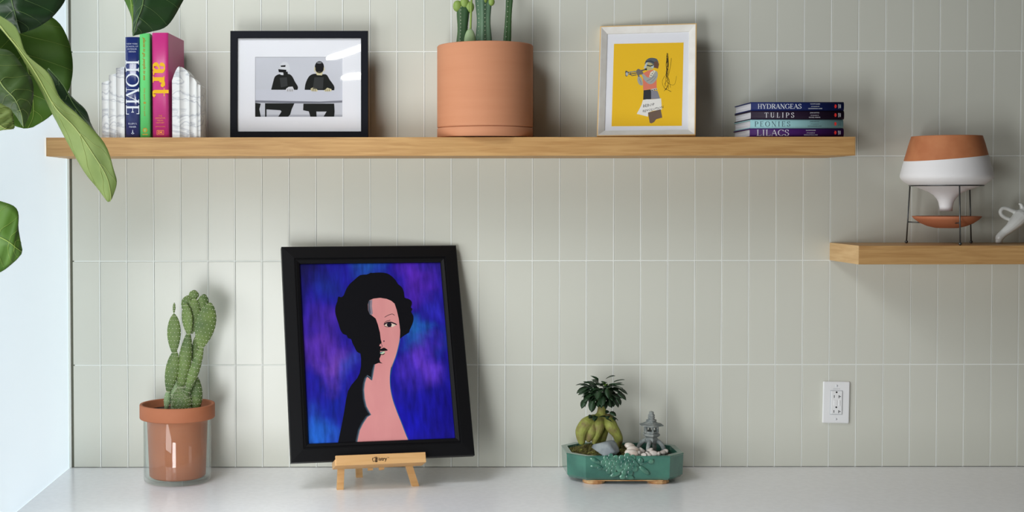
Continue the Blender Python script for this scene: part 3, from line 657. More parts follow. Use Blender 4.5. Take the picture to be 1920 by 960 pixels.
A('print_eye_white', [K3([(578, 578), (600, 560), (640, 558), (684, 572), (655, 590), (610, 588)])], (222, 206, 186), 5)
A('print_eye', [ell(*q3(622, 570), 4.6, 4.2), rib2(sm2(K3([(573, 572), (598, 554), (630, 548), (660, 556), (690, 570)])), [1.2]+[2.2]*15+[1.0]), rib2(sm2(K3([(574, 560), (596, 540), (632, 528)])), 1.0), rib2(sm2(K3([(576, 578), (590, 586), (612, 590), (640, 588)])), .9)], (24, 22, 34), 6)
A('print_nostril', [ell(*q3(574, 718), 1.2, 1.4), rib2(K3([(550, 742), (560, 762), (552, 776)]), .8)], (60, 40, 60), 6)
A('print_lips', [sm2(K3([(530, 790), (552, 786), (572, 777), (590, 784), (608, 800), (585, 806), (560, 808), (535, 806)])), rib2(K3([(545, 838), (565, 840), (580, 828)]), 1.3)], (16, 14, 20), 6)
A('print_lip_light', [K3([(538, 820), (560, 812), (582, 810), (580, 826), (556, 836), (542, 832)])], (186, 204, 172), 6)
A('print_lip_shadow', [K3([(540, 818), (562, 810), (560, 818), (544, 830)])], (84, 132, 140), 7)

# --- easel
ez = thing('table_easel', 'small beech table easel holding the black framed portrait', 'easel', pl.b, basis=pl.basis)
MI = None
def loc_pt(p): d = Vector(p)-pl.b; return Vector((d.dot(pl.ux), -d.dot(pl.n), d.dot(pl.up)))
def stick(name, a, b, wd_, th_, ref=None):
    """bar between local points a (bottom) and b, flat side to local -y, its foot trimmed level"""
    a, b = Vector(a), Vector(b); d = (b-a).normalized(); side = d.cross(Vector((0, 1, 0))).normalized(); nn = side.cross(d).normalized()
    vs = []
    for p in (a, b):
        for s, q in ((-1, -1), (1, -1), (1, 1), (-1, 1)): vs.append(p+side*wd_/2*s+nn*th_/2*q)
    if ref is not None:   # world-level foot
        upw = Vector((0, -Vector((0, 0, 1)).dot(pl.n), Vector((0, 0, 1)).dot(pl.up)))
        for i in range(4):
            k = (Vector(a)-vs[i]).dot(upw)/d.dot(upw); vs[i] = vs[i]+d*k
    return MB().add(vs, [(3, 2, 1, 0), (4, 5, 6, 7), (0, 1, 5, 4), (1, 2, 6, 5), (2, 3, 7, 6), (3, 0, 4, 7)]).build(name, T_['beech'], ez)
fl = loc_pt(G(637, 917.5, CT)); frt = loc_pt(G(778, 911, CT)); bk = loc_pt(G(673, 894.5, CT))
yb = .026
fl2 = Vector((fl.x, fl.y, fl.z)); apex = Vector((-.055, yb, .42))
stick('leg', fl2, apex+Vector((-.02, 0, 0)), .0185, .012, 1); stick('leg', frt, apex+Vector((.02, 0, 0)), .0185, .012, 1)
stick('rear_leg', bk, apex+Vector((0, .012, 0)), .0185, .012, 1)
MB().box(-.015-.055, .015-.055, yb-.008, yb+.022, .40, .44, .003).build('head_block', T_['beech'], ez)
lu0 = pl.uv(627, 866, .03)[0]; lu1 = pl.uv(797, 862, .03)[0]
lg = MB().box(lu0, lu1, -.036, yb-.004, -.019, -.0006, .0012).build('ledge', T_['beech'], ez)
MB().box(lu0+.002, lu1, -.040, -.0285, -.0188, .009, .0012).build('lip', T_['beech'], ez)
stick('brace', loc_pt(P(694, 882, .27)), (-.045, yb+.01, .22), .014, .009); stick('brace', loc_pt(P(715, 881, .27)), (-.03, yb+.01, .22), .014, .009)
m = MB(); um = pl.uv(709, 861.5, .0403); sans(m, 'istry', .0132, lambda u, v, d=0: (um[0]+u, -.0404, um[1]-.003+v), False, bold=.0003); sans(m, 'TM', .004, lambda u, v, d=0: (um[0]+.0245+u, -.0404, um[1]+.003+v), False)
ua = pl.uv(698, 862, .0403); fx = lambda u, v: (ua[0]+u, -.0404, ua[1]+v)
for p in ([(0, .004), (.008, .006), (.0085, -.005)], [(.0, .0), (.0015, -.005), (.0085, -.003)], [(.006, .006), (.0105, .008), (.0105, -.006)], [(.007, -.006), (.012, -.006)], [(.009, .003), (.0145, .002)], [(.013, .007), (.0125, -.006)], [(0, .0), (.0, .004)]):
    ribbon(m, p, [.0017]*len(p), fx)
m.build('lettering', flat(44, 30, 22), ez, False)

# ------------------------------------------------------------------ round terracotta planter with columnar cacti
pc = P(909.5, 200, .142); pc.z = ST
pp = thing('potted_cactus', 'large peach terracotta cylinder planter with tall columnar cacti', 'potted plant', pc)
zt = scv(86.5, .142)-ST; zs = scv(236.5, .142+.13)-ST; RP = .1362
MB().lathe([(.11, .003), (.1335, .003), (RP, .005), (RP, zs-.002), (RP-.0015, zs), (RP-.006, zs), (RP-.006, .012), (.02, .010)], 72).build('saucer', T_['terra'], pp)
MB().lathe([(.10, 0), (.104, 0), (.104, .003), (.0, .003)], 48).build('shaded_foot_pad', flat(40, 36, 34), pp)  # recessed foot, coloured near black for the shade under the saucer
MB().lathe([(RP-.008, .012), (RP-.008, zs), (RP-.003, zs+.0012), (RP-.0003, zs+.003), (RP, zs+.006), (RP, zt-.003), (RP-.002, zt), (RP-.011, zt), (RP-.013, zt-.004), (RP-.013, zt-.05)], 72).build('pot', T_['terra'], pp)
MB().lathe([(.0001, zt-.028), (.06, zt-.026), (RP-.013, zt-.03)], 32).build('soil', T_['soil'], pp)
def rib_column(name, m_, x0_, x1_, t, zlo, zhi, ribs=5, lean=0, parent=pp, depth=.18):
    a = P((x0_+x1_)/2, 40, t)-pc; r = (P(x1_, 40, t).x-P(x0_, 40, t).x)/2; vs = []; fs = []; n = ribs*6; m = 16
    for i in range(m+1):
        u = i/m; rr = r*(1-.35*max(0, (u-.85)/.15)**2)*(.9+.1*math.sin(u*9)); 
        if i == m: rr = r*.25
        for k in range(n):
            g = 2*math.pi*k/n+.4; q = rr*(1-depth*(.5+.5*math.cos(g*ribs)))
            vs.append((a.x+q*math.cos(g)+lean*(u-.3), a.y+q*math.sin(g), zlo+(zhi-zlo)*u))
    for i in range(m):
        for k in range(n): k2 = (k+1) % n; fs.append((i*n+k, i*n+k2, (i+1)*n+k2, (i+1)*n+k))
    fs.append(tuple(m*n+k for k in range(n))); c = MB().add(vs, fs, True).build(name, m_, parent)
    s = MB()
    for i in range(2, m, 1):
        for j in range(ribs):
            k = int(round(j*6+3)) % n; p = Vector(vs[i*n+k]); s.ball(p, .0013, 5)
    s.build('areoles', T_['spine'], c)['kind'] = 'stuff'; return c
zb = zt-.03
rib_column('cactus_stem', T_['cactus_dark'], 853, 881, .10, zb, zt+.125, 4, .004)
for dx, dz in ((-.012, .118), (.008, .126), (.022, .115)):
    p = P(866, 40, .10)-pc; MB().ball((p.x+dx, p.y-.008, zt+dz), .014, 14, sc=(1, .8, 1.2)).build('cactus_offset', T_['cactus_lime'], pp)
rib_column('cactus_stem', T_['cactus_blue'], 891, 925, .15, zb, zt+.16, 5, .0, depth=.28)
for dx, dz in ((.0, .128), (.020, .122)):
    p = P(908, 40, .15)-pc; MB().ball((p.x+dx, p.y-.016, zt+dz), .009, 12, sc=(1, .8, 1.3)).build('cactus_offset', T_['cactus_lime'], pp)
rib_column('cactus_stem', T_['cactus_dark'], 943, 961, .12, zb, zt+.20, 4, .012, depth=.25)
p = P(881.5, 64, .19)-pc; MB().ball((p.x, p.y, zt+.004), .001, 18, sc=(17, 9, 40)).build('cactus_pad', T_['cactus_pale'], pp)
MB().tube([(p.x+.002, p.y+.02, zt-.03), (p.x+.002, p.y+.02, zt+.03), (p.x+.006, p.y+.02, zt+.14)], [.004, .003, .003], 8).build('cactus_shoot', T_['cactus_lime'], pp)

# ------------------------------------------------------------------ prickly pear in a terracotta pot set in a glass jar
cc = Vector((P(332.5, 850, .188).x, -.188, CT))
jar = thing('glass_jar', 'clear glass cylinder jar holding the terracotta cactus pot', 'jar', cc)
MB().lathe([(.0001, .001), (.088, .001), (.094, .006), (.0948, .012), (.0948, .176), (.0935, .178), (.092, .176), (.092, .016), (.088, .012), (.0001, .011)], 64).build('glass_body', T_['glass'], jar)
cp = thing('potted_prickly_pear', 'prickly pear cactus in a rimmed terracotta pot at the left', 'potted plant', cc)
MB().lathe([(.0001, .0125), (.072, .0125), (.079, .018), (.0845, .165), (.0845, .1795), (.1040, .1795), (.1055, .182), (.1055, .2175), (.1045, .2195), (.0985, .2195), (.097, .217), (.095, .195), (.0001, .195)], 72).build('pot', T_['terra2'], cp)
MB().lathe([(.0001, .204), (.05, .202), (.095, .198)], 32).build('soil', T_['soil'], cp)
txc = lambda x, y: (x/2.4+220, y/2.4+530)
def pad(a, b, w_, dt=0.0, thick=.013, yaw=0, ob=.15, m_='cactus', name='pad', nsp=(9, 5), hair=0):
    """flattened obovate pad from crop pixel a (bottom) to b (top), width w_ crop px; dt = depth towards camera"""
    A_ = P(*txc(*a), .188+dt)-cc; B_ = P(*txc(*b), .188+dt)-cc; ax = B_-A_; L = ax.length; ax.normalize()
    wd_ = w_/2.4*.00150; side = ax.cross(Vector((0, 1, 0))).normalized(); side = Matrix.Rotation(yaw, 3, ax) @ side; nn = ax.cross(side).normalized()
    if nn.y > 0: nn = -nn
    cy = abs(math.cos(yaw)); wd_ = max(wd_/max(cy, .35), .004)
    vs = []; fs = []; n = 16; m = 12
    def pt_(u, g, k=1):
        s = math.sin(math.pi*min(max(u, .0), 1))**.62*(1+ob*(u-.5)*2); ww = wd_/2*s; tt = thick/2*min(1, s*1.1)
        return A_+ax*(L*u)+side*(ww*math.cos(g)*k)+nn*(tt*math.sin(g)*k)
    for i in range(m+1):
        u = .5-.5*math.cos(math.pi*i/m)
        for k in range(n): vs.append(pt_(u, 2*math.pi*k/n))
    for i in range(m):
        for k in range(n): k2 = (k+1) % n; fs.append((i*n+k, i*n+k2, (i+1)*n+k2, (i+1)*n+k))
    o = MB().add(vs, fs, True).build(name, T_[m_], cp)
    s = MB(); nu, nv = nsp
    for i in range(nu):
        for j in range(nv):
            u = (i+.6)/(nu+.2); g = math.pi*(j+.5+(.5 if i % 2 else 0))/(nv+.5)
            p = pt_(u, g); s.ball(p, .00125, 5)
            if hair:
                for q in range(hair):
                    d = (nn+Vector((random.uniform(-1, 1), random.uniform(-1, 1), random.uniform(-.4, 1)))*.9).normalized(); s.tube([p, p+d*random.uniform(.005, .012)], .00022, 3)
            else: s.tube([p, p+nn*.003+side*.002*math.cos(g)], .0003, 3)
    s.build('spines', T_['spine'], o)['kind'] = 'stuff'
    return o
pad((218, 580), (228, 480), 30, .01, m_='cactus_pale', nsp=(5, 3), name='stem')
pad((226, 500), (262, 300), 60, .012, nsp=(11, 5)); pad((254, 325), (255, 138), 62, .014, nsp=(10, 5)); pad((254, 140), (256, 88), 13, .014, thick=.006, nsp=(5, 2))
pad((250, 590), (262, 420), 46, .0, .02, nsp=(7, 4), hair=2, m_='cactus_pale')
pad((282, 500), (322, 215), 62, .006, .022, nsp=(14, 5), ob=.0, hair=1)
pad((292, 600), (286, 462), 96, .02, .03, nsp=(9, 8), ob=-.1, hair=6)
pad((305, 520), (385, 275), 46, .03, .02, nsp=(13, 4), ob=0, hair=2)
pad((350, 590), (358, 420), 58, .01, .026, nsp=(9, 5), ob=-.1, hair=2)
pad((345, 400), (352, 240), 34, -.01, nsp=(7, 3))
pad((372, 300), (418, 88), 88, .034, nsp=(12, 6), yaw=.25); pad((322, 240), (308, 92), 52, .02, nsp=(9, 4), yaw=-.3); pad((335, 230), (348, 66), 64, .008, nsp=(10, 5))
pad((300, 130), (322, 56), 50, .0, nsp=(5, 4)); pad((340, 80), (348, 32), 46, -.004, nsp=(4, 4)); pad((375, 140), (392, 50), 52, .0, nsp=(6, 4), yaw=.2)

# ------------------------------------------------------------------ bonsai tray
tyc = Vector((P(1165, 870, .15).x, -.148, CT)); tx6 = lambda x, y: (x/4.173+1030, y/4.173+690)
glaze = mat('turquoise_glaze', C(40, 88, 78), .2, C(70, 128, 110), 12, lo=.3, hi=.72, detail=6, coat=.6, bump=(24, .1))
ty = thing('bonsai_tray', 'turquoise glazed octagonal bonsai tray with flower relief', 'bonsai tray', tyc)
def octo(hw, hd, cx_, cy_): return [(-hw+cx_, -hd), (hw-cx_, -hd), (hw, -hd+cy_), (hw, hd-cy_), (hw-cx_, hd), (-hw+cx_, hd), (-hw, hd-cy_), (-hw, -hd+cy_)]
def loft(rings):
    vs = []; fs = []; n = len(rings[0][0])
    for pts, z in rings: vs += [(x, y, z) for x, y in pts]
    for i in range(len(rings)-1):
        for k in range(n): k2 = (k+1) % n; fs.append((i*n+k, i*n+k2, (i+1)*n+k2, (i+1)*n+k))
    fs.append(tuple(range(n))[::-1]); fs.append(tuple((len(rings)-1)*n+k for k in range(n))); return vs, fs
HW, HD = .1655, .106; TZ = .081
cxx, cyy = .047, .047
body = MB().add(*loft([(octo(HW-.010, HD-.010, cxx-.004, cyy-.004), .012), (octo(HW-.003, HD-.003, cxx-.001, cyy-.001), .020), (octo(HW-.001, HD-.001, cxx, cyy), TZ-.004), (octo(HW, HD, cxx, cyy), TZ-.002), (octo(HW-.001, HD-.001, cxx, cyy), TZ), (octo(HW-.016, HD-.016, cxx-.006, cyy-.006), TZ), (octo(HW-.018, HD-.018, cxx-.007, cyy-.007), TZ-.012), (octo(HW-.018, HD-.018, cxx-.007, cyy-.007), TZ-.026)])).build('body', glaze, ty)
raw = mat('raw_clay_foot', C(206, 172, 124), .8, C(178, 128, 80), 30)
for sx_ in (-1, 1):
    for sy_ in (-1, 1):
        MB().add(*loft([([(sx_*.09+.030*math.cos(a)*.94, sy_*.072+.026*math.sin(a)*.94) for a in [2*math.pi*k/14 for k in range(14)]], 0), ([(sx_*.09+.032*math.cos(a), sy_*.072+.027*math.sin(a)) for a in [2*math.pi*k/14 for k in range(14)]], .004), ([(sx_*.09+.030*math.cos(a), sy_*.072+.025*math.sin(a)) for a in [2*math.pi*k/14 for k in range(14)]], .0135)])).build('foot', raw, ty)
MB().box(-.10, .10, -HD+.008, -HD+.012, .0095, .0125).build('clay_edge', raw, ty)
rel = mat('relief_glaze', C(44, 94, 82), .2, C(98, 150, 126), 40, coat=.6, lo=.35, hi=.7)
def rp(x, y): q = P(*tx6(x, y), .148+HD)-tyc; return q.x, q.z
def flower(cx_, cy_, r):
    x, z = rp(cx_, cy_); m = MB(); s = .000362; yf = -HD
    m.ball((x, yf, z), r*.34*s, 12, sc=(1, .3, 1))
    for k in range(7):
        a = 2*math.pi*k/7; m.ball((x+math.cos(a)*r*.52*s, yf, z+math.sin(a)*r*.52*s), r*.31*s, 10, sc=(1, .17, 1))
    for k in range(9):
        a = 2*math.pi*k/9+.2; m.ball((x+math.cos(a)*r*.95*s, yf, z+math.sin(a)*r*.95*s), r*.37*s, 10, sc=(1, .09, 1))
    m.build('flower_relief', rel, ty)
flower(480, 752, 62); flower(608, 758, 70)
def rleaf(x0_, y0_, x1_, y1_, wd_):
    a = rp(x0_, y0_); b = rp(x1_, y1_); an = math.atan2(b[1]-a[1], b[0]-a[0]); Lh = math.hypot(b[0]-a[0], b[1]-a[1])/2
    m = MB().ball(((a[0]+b[0])/2, -HD, (a[1]+b[1])/2), 1, 12, sc=(Lh, .0028, wd_*.000362/2), M=Matrix.Rotation(-an, 3, 'Y')); m.build('leaf_relief', rel, ty)
for a in ((405, 770, 315, 770, 30), (420, 785, 365, 780, 36), (400, 745, 315, 705, 34), (640, 700, 700, 770, 22), (700, 770, 785, 835, 38), (700, 760, 820, 715, 14), (770, 745, 818, 725, 36), (715, 700, 712, 760, 44), (560, 820, 470, 850, 34), (545, 855, 600, 850, 40), (590, 850, 665, 862, 36), (520, 710, 440, 705, 26), (600, 700, 660, 712, 30)): rleaf(*a)
# soil + moss
soilz = TZ-.020
MB().add(*loft([(octo(HW-.0185, HD-.0185, cxx-.007, cyy-.007), TZ-.025), (octo(HW-.0185, HD-.0185, cxx-.007, cyy-.007), soilz)])).build('soil', T_['soil'], ty)
moss = MB(); rs = random.Random(3)
def mound(x, y): return .027*math.exp(-((x+.055)/.075)**2-((y)/.06)**2)
for k in range(950):
    x = rs.uniform(-.142, .045); y = rs.uniform(-.084, .08)
    if abs(x)/(HW-.022)+abs(y)/(HD-.02) > 1.55: continue
    moss.ball((x, y, soilz+.004+mound(x, y)+rs.uniform(-.002, .004)), rs.uniform(.0035, .0062), 5)
for k in range(1500):
    x = rs.uniform(-.142, .045); y = rs.uniform(-.084, .08)
    if abs(x)/(HW-.022)+abs(y)/(HD-.02) > 1.55: continue
    z = soilz+.006+mound(x, y); moss.tube([(x, y, z), (x+rs.uniform(-.006, .006), y+rs.uniform(-.006, .006), z+rs.uniform(.004, .011))], [.0009, .0003], 3)
mo = moss.build('moss', mat('olive_moss', C(116, 116, 52), .9, C(76, 66, 34), 60, lo=.35, hi=.62)); mo.location = tyc; tag(mo, 'olive green moss carpeting the left of the bonsai tray', 'moss', kind='stuff')
# ficus
S6 = .000362
fc = thing('bonsai_tree', 'ginseng ficus bonsai with swollen green roots in the turquoise tray', 'bonsai', tyc+Vector((0, 0, soilz)))
def b6(x, y, dt=0): q = P(*tx6(x, y), .155+dt)-tyc; return Vector((q.x, q.y, q.z-soilz))
tr = MB()
def lobe(pts, rr):
    pa = smoothpath([b6(*p) for p in pts], 5); ra = lerpl([r*S6*.95 for r in rr], 5); tr.tube(pa, ra, 14)
    tr.ball(pa[0], ra[0]*.98, 12); tr.ball(pa[-1], ra[-1]*.98, 12)
lobe([(345, 405, .0), (290, 440, .014), (250, 500, .02), (250, 575, .022)], [45, 58, 52, 32])
lobe([(325, 420, .01), (330, 500, .022), (305, 560, .022)], [40, 42, 24])
lobe([(385, 395, .0), (385, 460, .016), (360, 540, .02), (350, 580, .02)], [48, 48, 34, 22])
lobe([(468, 400, .005), (482, 455, .016), (520, 510, .016), (540, 560, .012), (530, 610, .01)], [46, 54, 42, 36, 30])
lobe([(430, 440, -.02), (415, 520, -.02), (400, 590, -.02)], [46, 42, 34])
lobe([(405, 400, -.004), (408, 340, -.004), (410, 290, -.004), (404, 235, -.004)], [60, 38, 32, 36])
bark6 = mat('green_ficus_bark', C(140, 146, 70), .6, C(116, 98, 66), 46, lo=.42, hi=.72, detail=7, bump=(120, .5), spec=.3)
fuse(tr.build('trunk', bark6, fc), .0013, 1)
lf6 = mat('ficus_leaf', C(32, 54, 34), .45, C(44, 70, 42), 30, spec=.35); lf6b = mat('ficus_young_leaf', C(92, 122, 48), .35)
def small_leaf_mesh():
    pr_ = [(0, .0), (.12, .36), (.36, .64), (.6, .62), (.82, .40), (1, 0)]; vs = []; fs = []
    for i, (u, w_) in enumerate(pr_):
        z_ = -.16*u*u; vs += [(u, -w_*.5, z_+.09*w_), (u, 0, z_), (u, w_*.5, z_+.09*w_), (u, 0, z_-.03)]
    for i in range(len(pr_)-1):
        a = 4*i; c = a+4; fs += [(a, a+1, c+1, c), (a+1, a+2, c+2, c+1), (a, c, c+3, a+3), (a+2, a+3, c+3, c+2)]
    return MB().add(vs, fs, True)
lm = small_leaf_mesh().build('leaf', lf6, fc); lm2 = small_leaf_mesh().build('leaf', lf6b, fc); used = [False, False]
rs = random.Random(11)
def put_leaf(p, az, el, roll, size, young=0):
    src = lm2 if young else lm
    if not used[young]: o = src; used[young] = True
    else: o = src.copy(); COL.objects.link(o); o.parent = fc
    o.location = p; o.rotation_euler = (Matrix.Rotation(az, 3, 'Z') @ Matrix.Rotation(-el, 3, 'Y') @ Matrix.Rotation(roll, 3, 'X')).to_euler(); o.scale = (size, size*1.0, size)
cen = b6(405, 185, 0)
for k in range(92):
    az = rs.uniform(0, 2*math.pi); lev = rs.random(); rad = .018+.030*math.sqrt(rs.random())*(1-.35*abs(lev-.45))
    el = .55-1.5*(1-lev)+rs.uniform(-.3, .3)
    p = cen+Vector((math.cos(az)*rad, math.sin(az)*rad*.9, -.022+.052*lev*(1-.3*(rad/.05)**2)))
    put_leaf(p-Vector((math.cos(az), math.sin(az), 0))*.006, az+rs.uniform(-.5, .5), el*.8-.1, rs.uniform(-.5, .5), rs.uniform(.024, .034))
for k in range(46):
    az = rs.uniform(0, 2*math.pi); rad = .014*math.sqrt(rs.random()); p = cen+Vector((math.cos(az)*rad*1.6, math.sin(az)*rad-.006, rs.uniform(-.016, .022)))
    put_leaf(p, az+rs.uniform(-.6, .6), rs.uniform(-.7, .75), rs.uniform(-.6, .6), rs.uniform(.022, .031))
for k in range(4): put_leaf(cen+Vector((.004+.004*k, -.02, .02-.004*k)), -1.6+.4*k, .9, 0, .016, 1)
for (x, y, dt, az, el, sz) in ((300, 130, .0, 3.1, .1, .034), (300, 155, .02, 3.3, -.3, .036), (290, 240, .03, 3.6, -.9, .032), (340, 255, .04, 4.3, -1.1, .034), (540, 165, .01, -.1, -.4, .03), (530, 195, .03, -.5, -.5, .032), (520, 225, .03, -.8, -.8, .028), (450, 160, .05, -1.4, -.8, .034), (380, 100, .03, 3.6, .7, .03), (440, 85, .02, -.6, .5, .03), (500, 110, .02, -.3, .4, .032), (395, 180, .05, 4.2, -.6, .032), (420, 220, .045, -1.9, -1.0, .03), (470, 235, .03, -1.2, -1.0, .028), (320, 200, .03, 3.7, -.7, .033)):
    put_leaf(b6(x, y, dt), az, el, rs.uniform(-.4, .4), sz)
for (x, y, dt) in ((350, 370, .02), (375, 380, .03), (330, 372, .015), (430, 385, .03), (455, 375, .03), (470, 345, .03), (490, 380, .02), (440, 400, .035), (310, 378, .01), (400, 378, .03), (460, 335, .02), (505, 385, .02)):
    put_leaf(b6(x, y, dt), rs.uniform(-3, 0), rs.uniform(-.9, .3), rs.uniform(-.6, .6), rs.uniform(.017, .024))
# stones and shells
def rock(name, label, cat, c, sc_, m_, seed, rotz=0, tilt=0, group=None, rough=.12, facets=0):
    r_ = random.Random(seed); bm = bmesh.new(); bmesh.ops.create_icosphere(bm, subdivisions=3, radius=1)
    ph = [(Vector((r_.uniform(-1, 1), r_.uniform(-1, 1), r_.uniform(-1, 1))).normalized()*r_.uniform(1.5, 3.5), r_.uniform(0, 6)) for _ in range(5)]
    if facets:
        for _ in range(facets):
            nn = Vector((r_.uniform(-1, 1), r_.uniform(-1, 1), r_.uniform(-.6, 1))).normalized(); of = r_.uniform(.62, .85)
            for v in bm.verts:
                k = v.co.dot(nn)-of
                if k > 0: v.co -= nn*k
    for v in bm.verts:
        d = 1+sum(rough*.5*math.sin(v.co.dot(a)+b) for a, b in ph); v.co = Vector((v.co.x*sc_[0]*d, v.co.y*sc_[1]*d, v.co.z*sc_[2]*d))
    o = MB().bm(bm, True).build(name, m_); o.location = c; o.rotation_euler = (tilt, .0, rotz); tag(o, label, cat, group); return o
cr = P(*tx6(455, 636), .245); rock('rock', 'flat blue grey stone lying at the front of the mossy tray', 'stone', (cr.x, cr.y+.02, cr.z-.002), (.045, .030, .021), mat('blue_grey_stone', C(140, 148, 149), .7, C(118, 126, 130), 30, bump=(60, .3)), 5, -.25, .55, rough=.08, facets=9)
shell_m = mat('white_shell', C(232, 224, 214), .4, C(214, 196, 182), 40)
for k, (x, y, r_, dt, lab) in enumerate(((642, 668, .0195, .08, 'white seashell at the front rim of the turquoise tray'), (652, 640, .0185, .06, 'white seashell lying behind the front shell in the tray'), (628, 612, .017, .04, 'pinkish seashell against the moss in the tray'))):
    q = P(*tx6(x, y), .155+dt); bm = bmesh.new(); bmesh.ops.create_uvsphere(bm, u_segments=24, v_segments=12, radius=1)
    for v in bm.verts:
        a = math.atan2(v.co.y, v.co.x); d = 1+.04*math.cos(12*a); v.co = Vector((v.co.x*r_*d, v.co.y*r_*.8*d, v.co.z*r_*.48))
    o = MB().bm(bm, True).build('seashell', shell_m); o.location = q; o.rotation_euler = (.35, .1, .3*k); tag(o, lab, 'seashell', 'seashells in the bonsai tray')
rs = random.Random(21); pm = mat('pale_pebble', C(206, 200, 192), .7, C(176, 166, 158), 20); proto = None
PEB = [(700, 665, .075, .010), (790, 645, .07, .012), (815, 668, .082, .013), (770, 675, .085, .010), (850, 672, .08, .010), (880, 665, .07, .011), (740, 680, .088, .009), (720, 645, .05, .011), (690, 640, .05, .010), (900, 655, .06, .011), (760, 610, .01, .010), (790, 600, 0, .010), (860, 640, .03, .009)]
for k, (x, y, dt, r_) in enumerate(PEB[:8]+PEB[9:10]):
    q = P(*tx6(x, y), .155+dt)
    if proto is None: proto = rock('pebble', 'pale pebble scattered around the stone lantern in the tray', 'pebble', q, (1, .8, .6), pm, 9, 0, 0, 'pebbles around the lantern', .2); o = proto
    else: o = proto.copy(); COL.objects.link(o)
    o.scale = (r_, r_, r_); o.location = q; o.rotation_euler = (rs.uniform(-.4, .4), rs.uniform(-.4, .4), rs.uniform(0, 6))
# stone lantern
lc = P(*tx6(795, 655), .17); lz0 = tyc.z+soilz; lc.z = lz0
stone = mat('grey_cast_stone', C(146, 150, 146), .8, C(104, 112, 112), 70, lo=.35, hi=.65, bump=(140, .5))
ln = thing('stone_lantern', 'small grey stone pagoda lantern in the turquoise tray', 'lantern', lc, rot=(0, 0, .35))
def lzz(y): return P(*tx6(795, y), .17).z-lz0
for k in range(4):
    a = math.pi/4+k*math.pi/2; d = Vector((math.cos(a), math.sin(a), 0)); pts = [d*.038*S_+Vector((0, 0, z_)) for S_, z_ in ((.86, 0), (.95, lzz(655)), (.92, lzz(620)), (.70, lzz(585)), (.35, lzz(565)))]
    MB().tube(smoothpath(pts, 4), lerpl([.0062, .0062, .0064, .0066, .006], 4), 8).build('leg', stone, ln)
def ngon(r, n, a0=0): return [(r*math.cos(a0+2*math.pi*k/n), r*math.sin(a0+2*math.pi*k/n)) for k in range(n)]
h6 = lambda name, rings: MB().add(*loft([(ngon(r, 6, .2), lzz(y)) for r, y in rings])).build(name, stone, ln)
h6('base', [(.014, 592), (.020, 575), (.022, 560), (.018, 545), (.0165, 540)])
h6('platform', [(.0165, 541), (.024, 530), (.0255, 522), (.0255, 514), (.020, 510), (.018, 503)])
for k in range(6):
    a = .2+k*math.pi/3; MB().box(-.0025, .0025, -.0025, .0025, lzz(505), lzz(452), .0004, M=Matrix.Translation((.0185*math.cos(a), .0185*math.sin(a), 0)) @ Matrix.Rotation(a, 4, 'Z')).build('post', stone, ln)
h6('sill', [(.0205, 504), (.0205, 494)]); h6('lintel', [(.0205, 462), (.0205, 451)])
h6('roof', [(.020, 453), (.0355, 449), (.0360, 443), (.026, 436), (.0165, 424), (.0135, 412)])
MB().lathe([(.0001, lzz(414)), (.0145, lzz(414)), (.0145, lzz(406)), (.009, lzz(402)), (.0085, lzz(398)), (.0098, lzz(392)), (.0098, lzz(384)), (.0082, lzz(380)), (.0098, lzz(376)), (.0092, lzz(366)), (.0066, lzz(362)), (.0070, lzz(354)), (.0062, lzz(344)), (.0001, lzz(338))], 20).build('finial', stone, ln)

# ------------------------------------------------------------------ wire stand with funnel planter
sx7, sy7 = 1.570, -.134
tx7 = lambda x, y: (x/3.555+1540, y/3.555+240)
def z7(y, t=.134): return P(*tx7(825, y), t).z-ST2
st = thing('plant_stand', 'three legged grey wire stand under the white funnel planter', 'plant stand', (sx7, sy7, ST2))
ring_z = z7(387); RR = .0985
MB().tube([(RR*math.cos(a), RR*math.sin(a), ring_z) for a in [2*math.pi*k/48 for k in range(49)]], .0022, 8).build('ring', T_['wire'], st)
feet = []
for a in (math.radians(148), math.radians(268), math.radians(28)):
    d = Vector((math.cos(a), math.sin(a), 0)); f_ = d*.107; f_.z = .0046; feet.append(d*.1045+Vector((0, 0, z7(632))))
    lg_ = MB().tube([f_, d*RR+Vector((0, 0, ring_z+.001))], .0021, 8).build('leg', T_['wire'], st); MB().ball(f_, .0046, 12).build('foot', T_['wire'], lg_)
rs7 = .055; zc7 = z7(632)
MB().tube([(rs7*math.cos(a), rs7*math.sin(a), zc7-.002) for a in [2*math.pi*k/32 for k in range(33)]], .0018, 8).build('saucer_ring', T_['wire'], st)
for q in feet:
    d = Vector((q.x, q.y, 0)).normalized(); MB().tube([q, d*rs7+Vector((0, 0, zc7-.002))], .0018, 8).build('crossbar', T_['wire'], st)
fz = ring_z
def hw(v): return v/3.555*.00158*(D-.134)/D
prof = [(545+15, 35), (560, 40), (530, 42), (505, 47), (480, 58), (455, 78), (432, 112), (412, 160), (395, 205), (387, 232), (368, 262), (348, 284), (334, 291), (322, 292), (300, 287), (240, 272), (180, 255), (120, 239), (68, 223), (62, 222)]
outer = [(hw(r_), z7(y)) for y, r_ in prof]; z_top = z7(62)
inner = [(hw(216), z_top), (hw(214), z_top-.003), (hw(262), z7(322)), (hw(200), z7(372)), (hw(60), z7(430)), (.0001, z7(435))]
fm = bpy.data.materials.new('terracotta_dipped_in_white'); fm.use_nodes = True; nt = fm.node_tree; N = nt.nodes; L = nt.links; b = N['Principled BSDF']; b.inputs['Roughness'].default_value = .75
tc = N.new('ShaderNodeTexCoord'); sp = N.new('ShaderNodeVectorMath'); sp.operation = 'DOT_PRODUCT'; L.new(tc.outputs['Object'], sp.inputs[0])
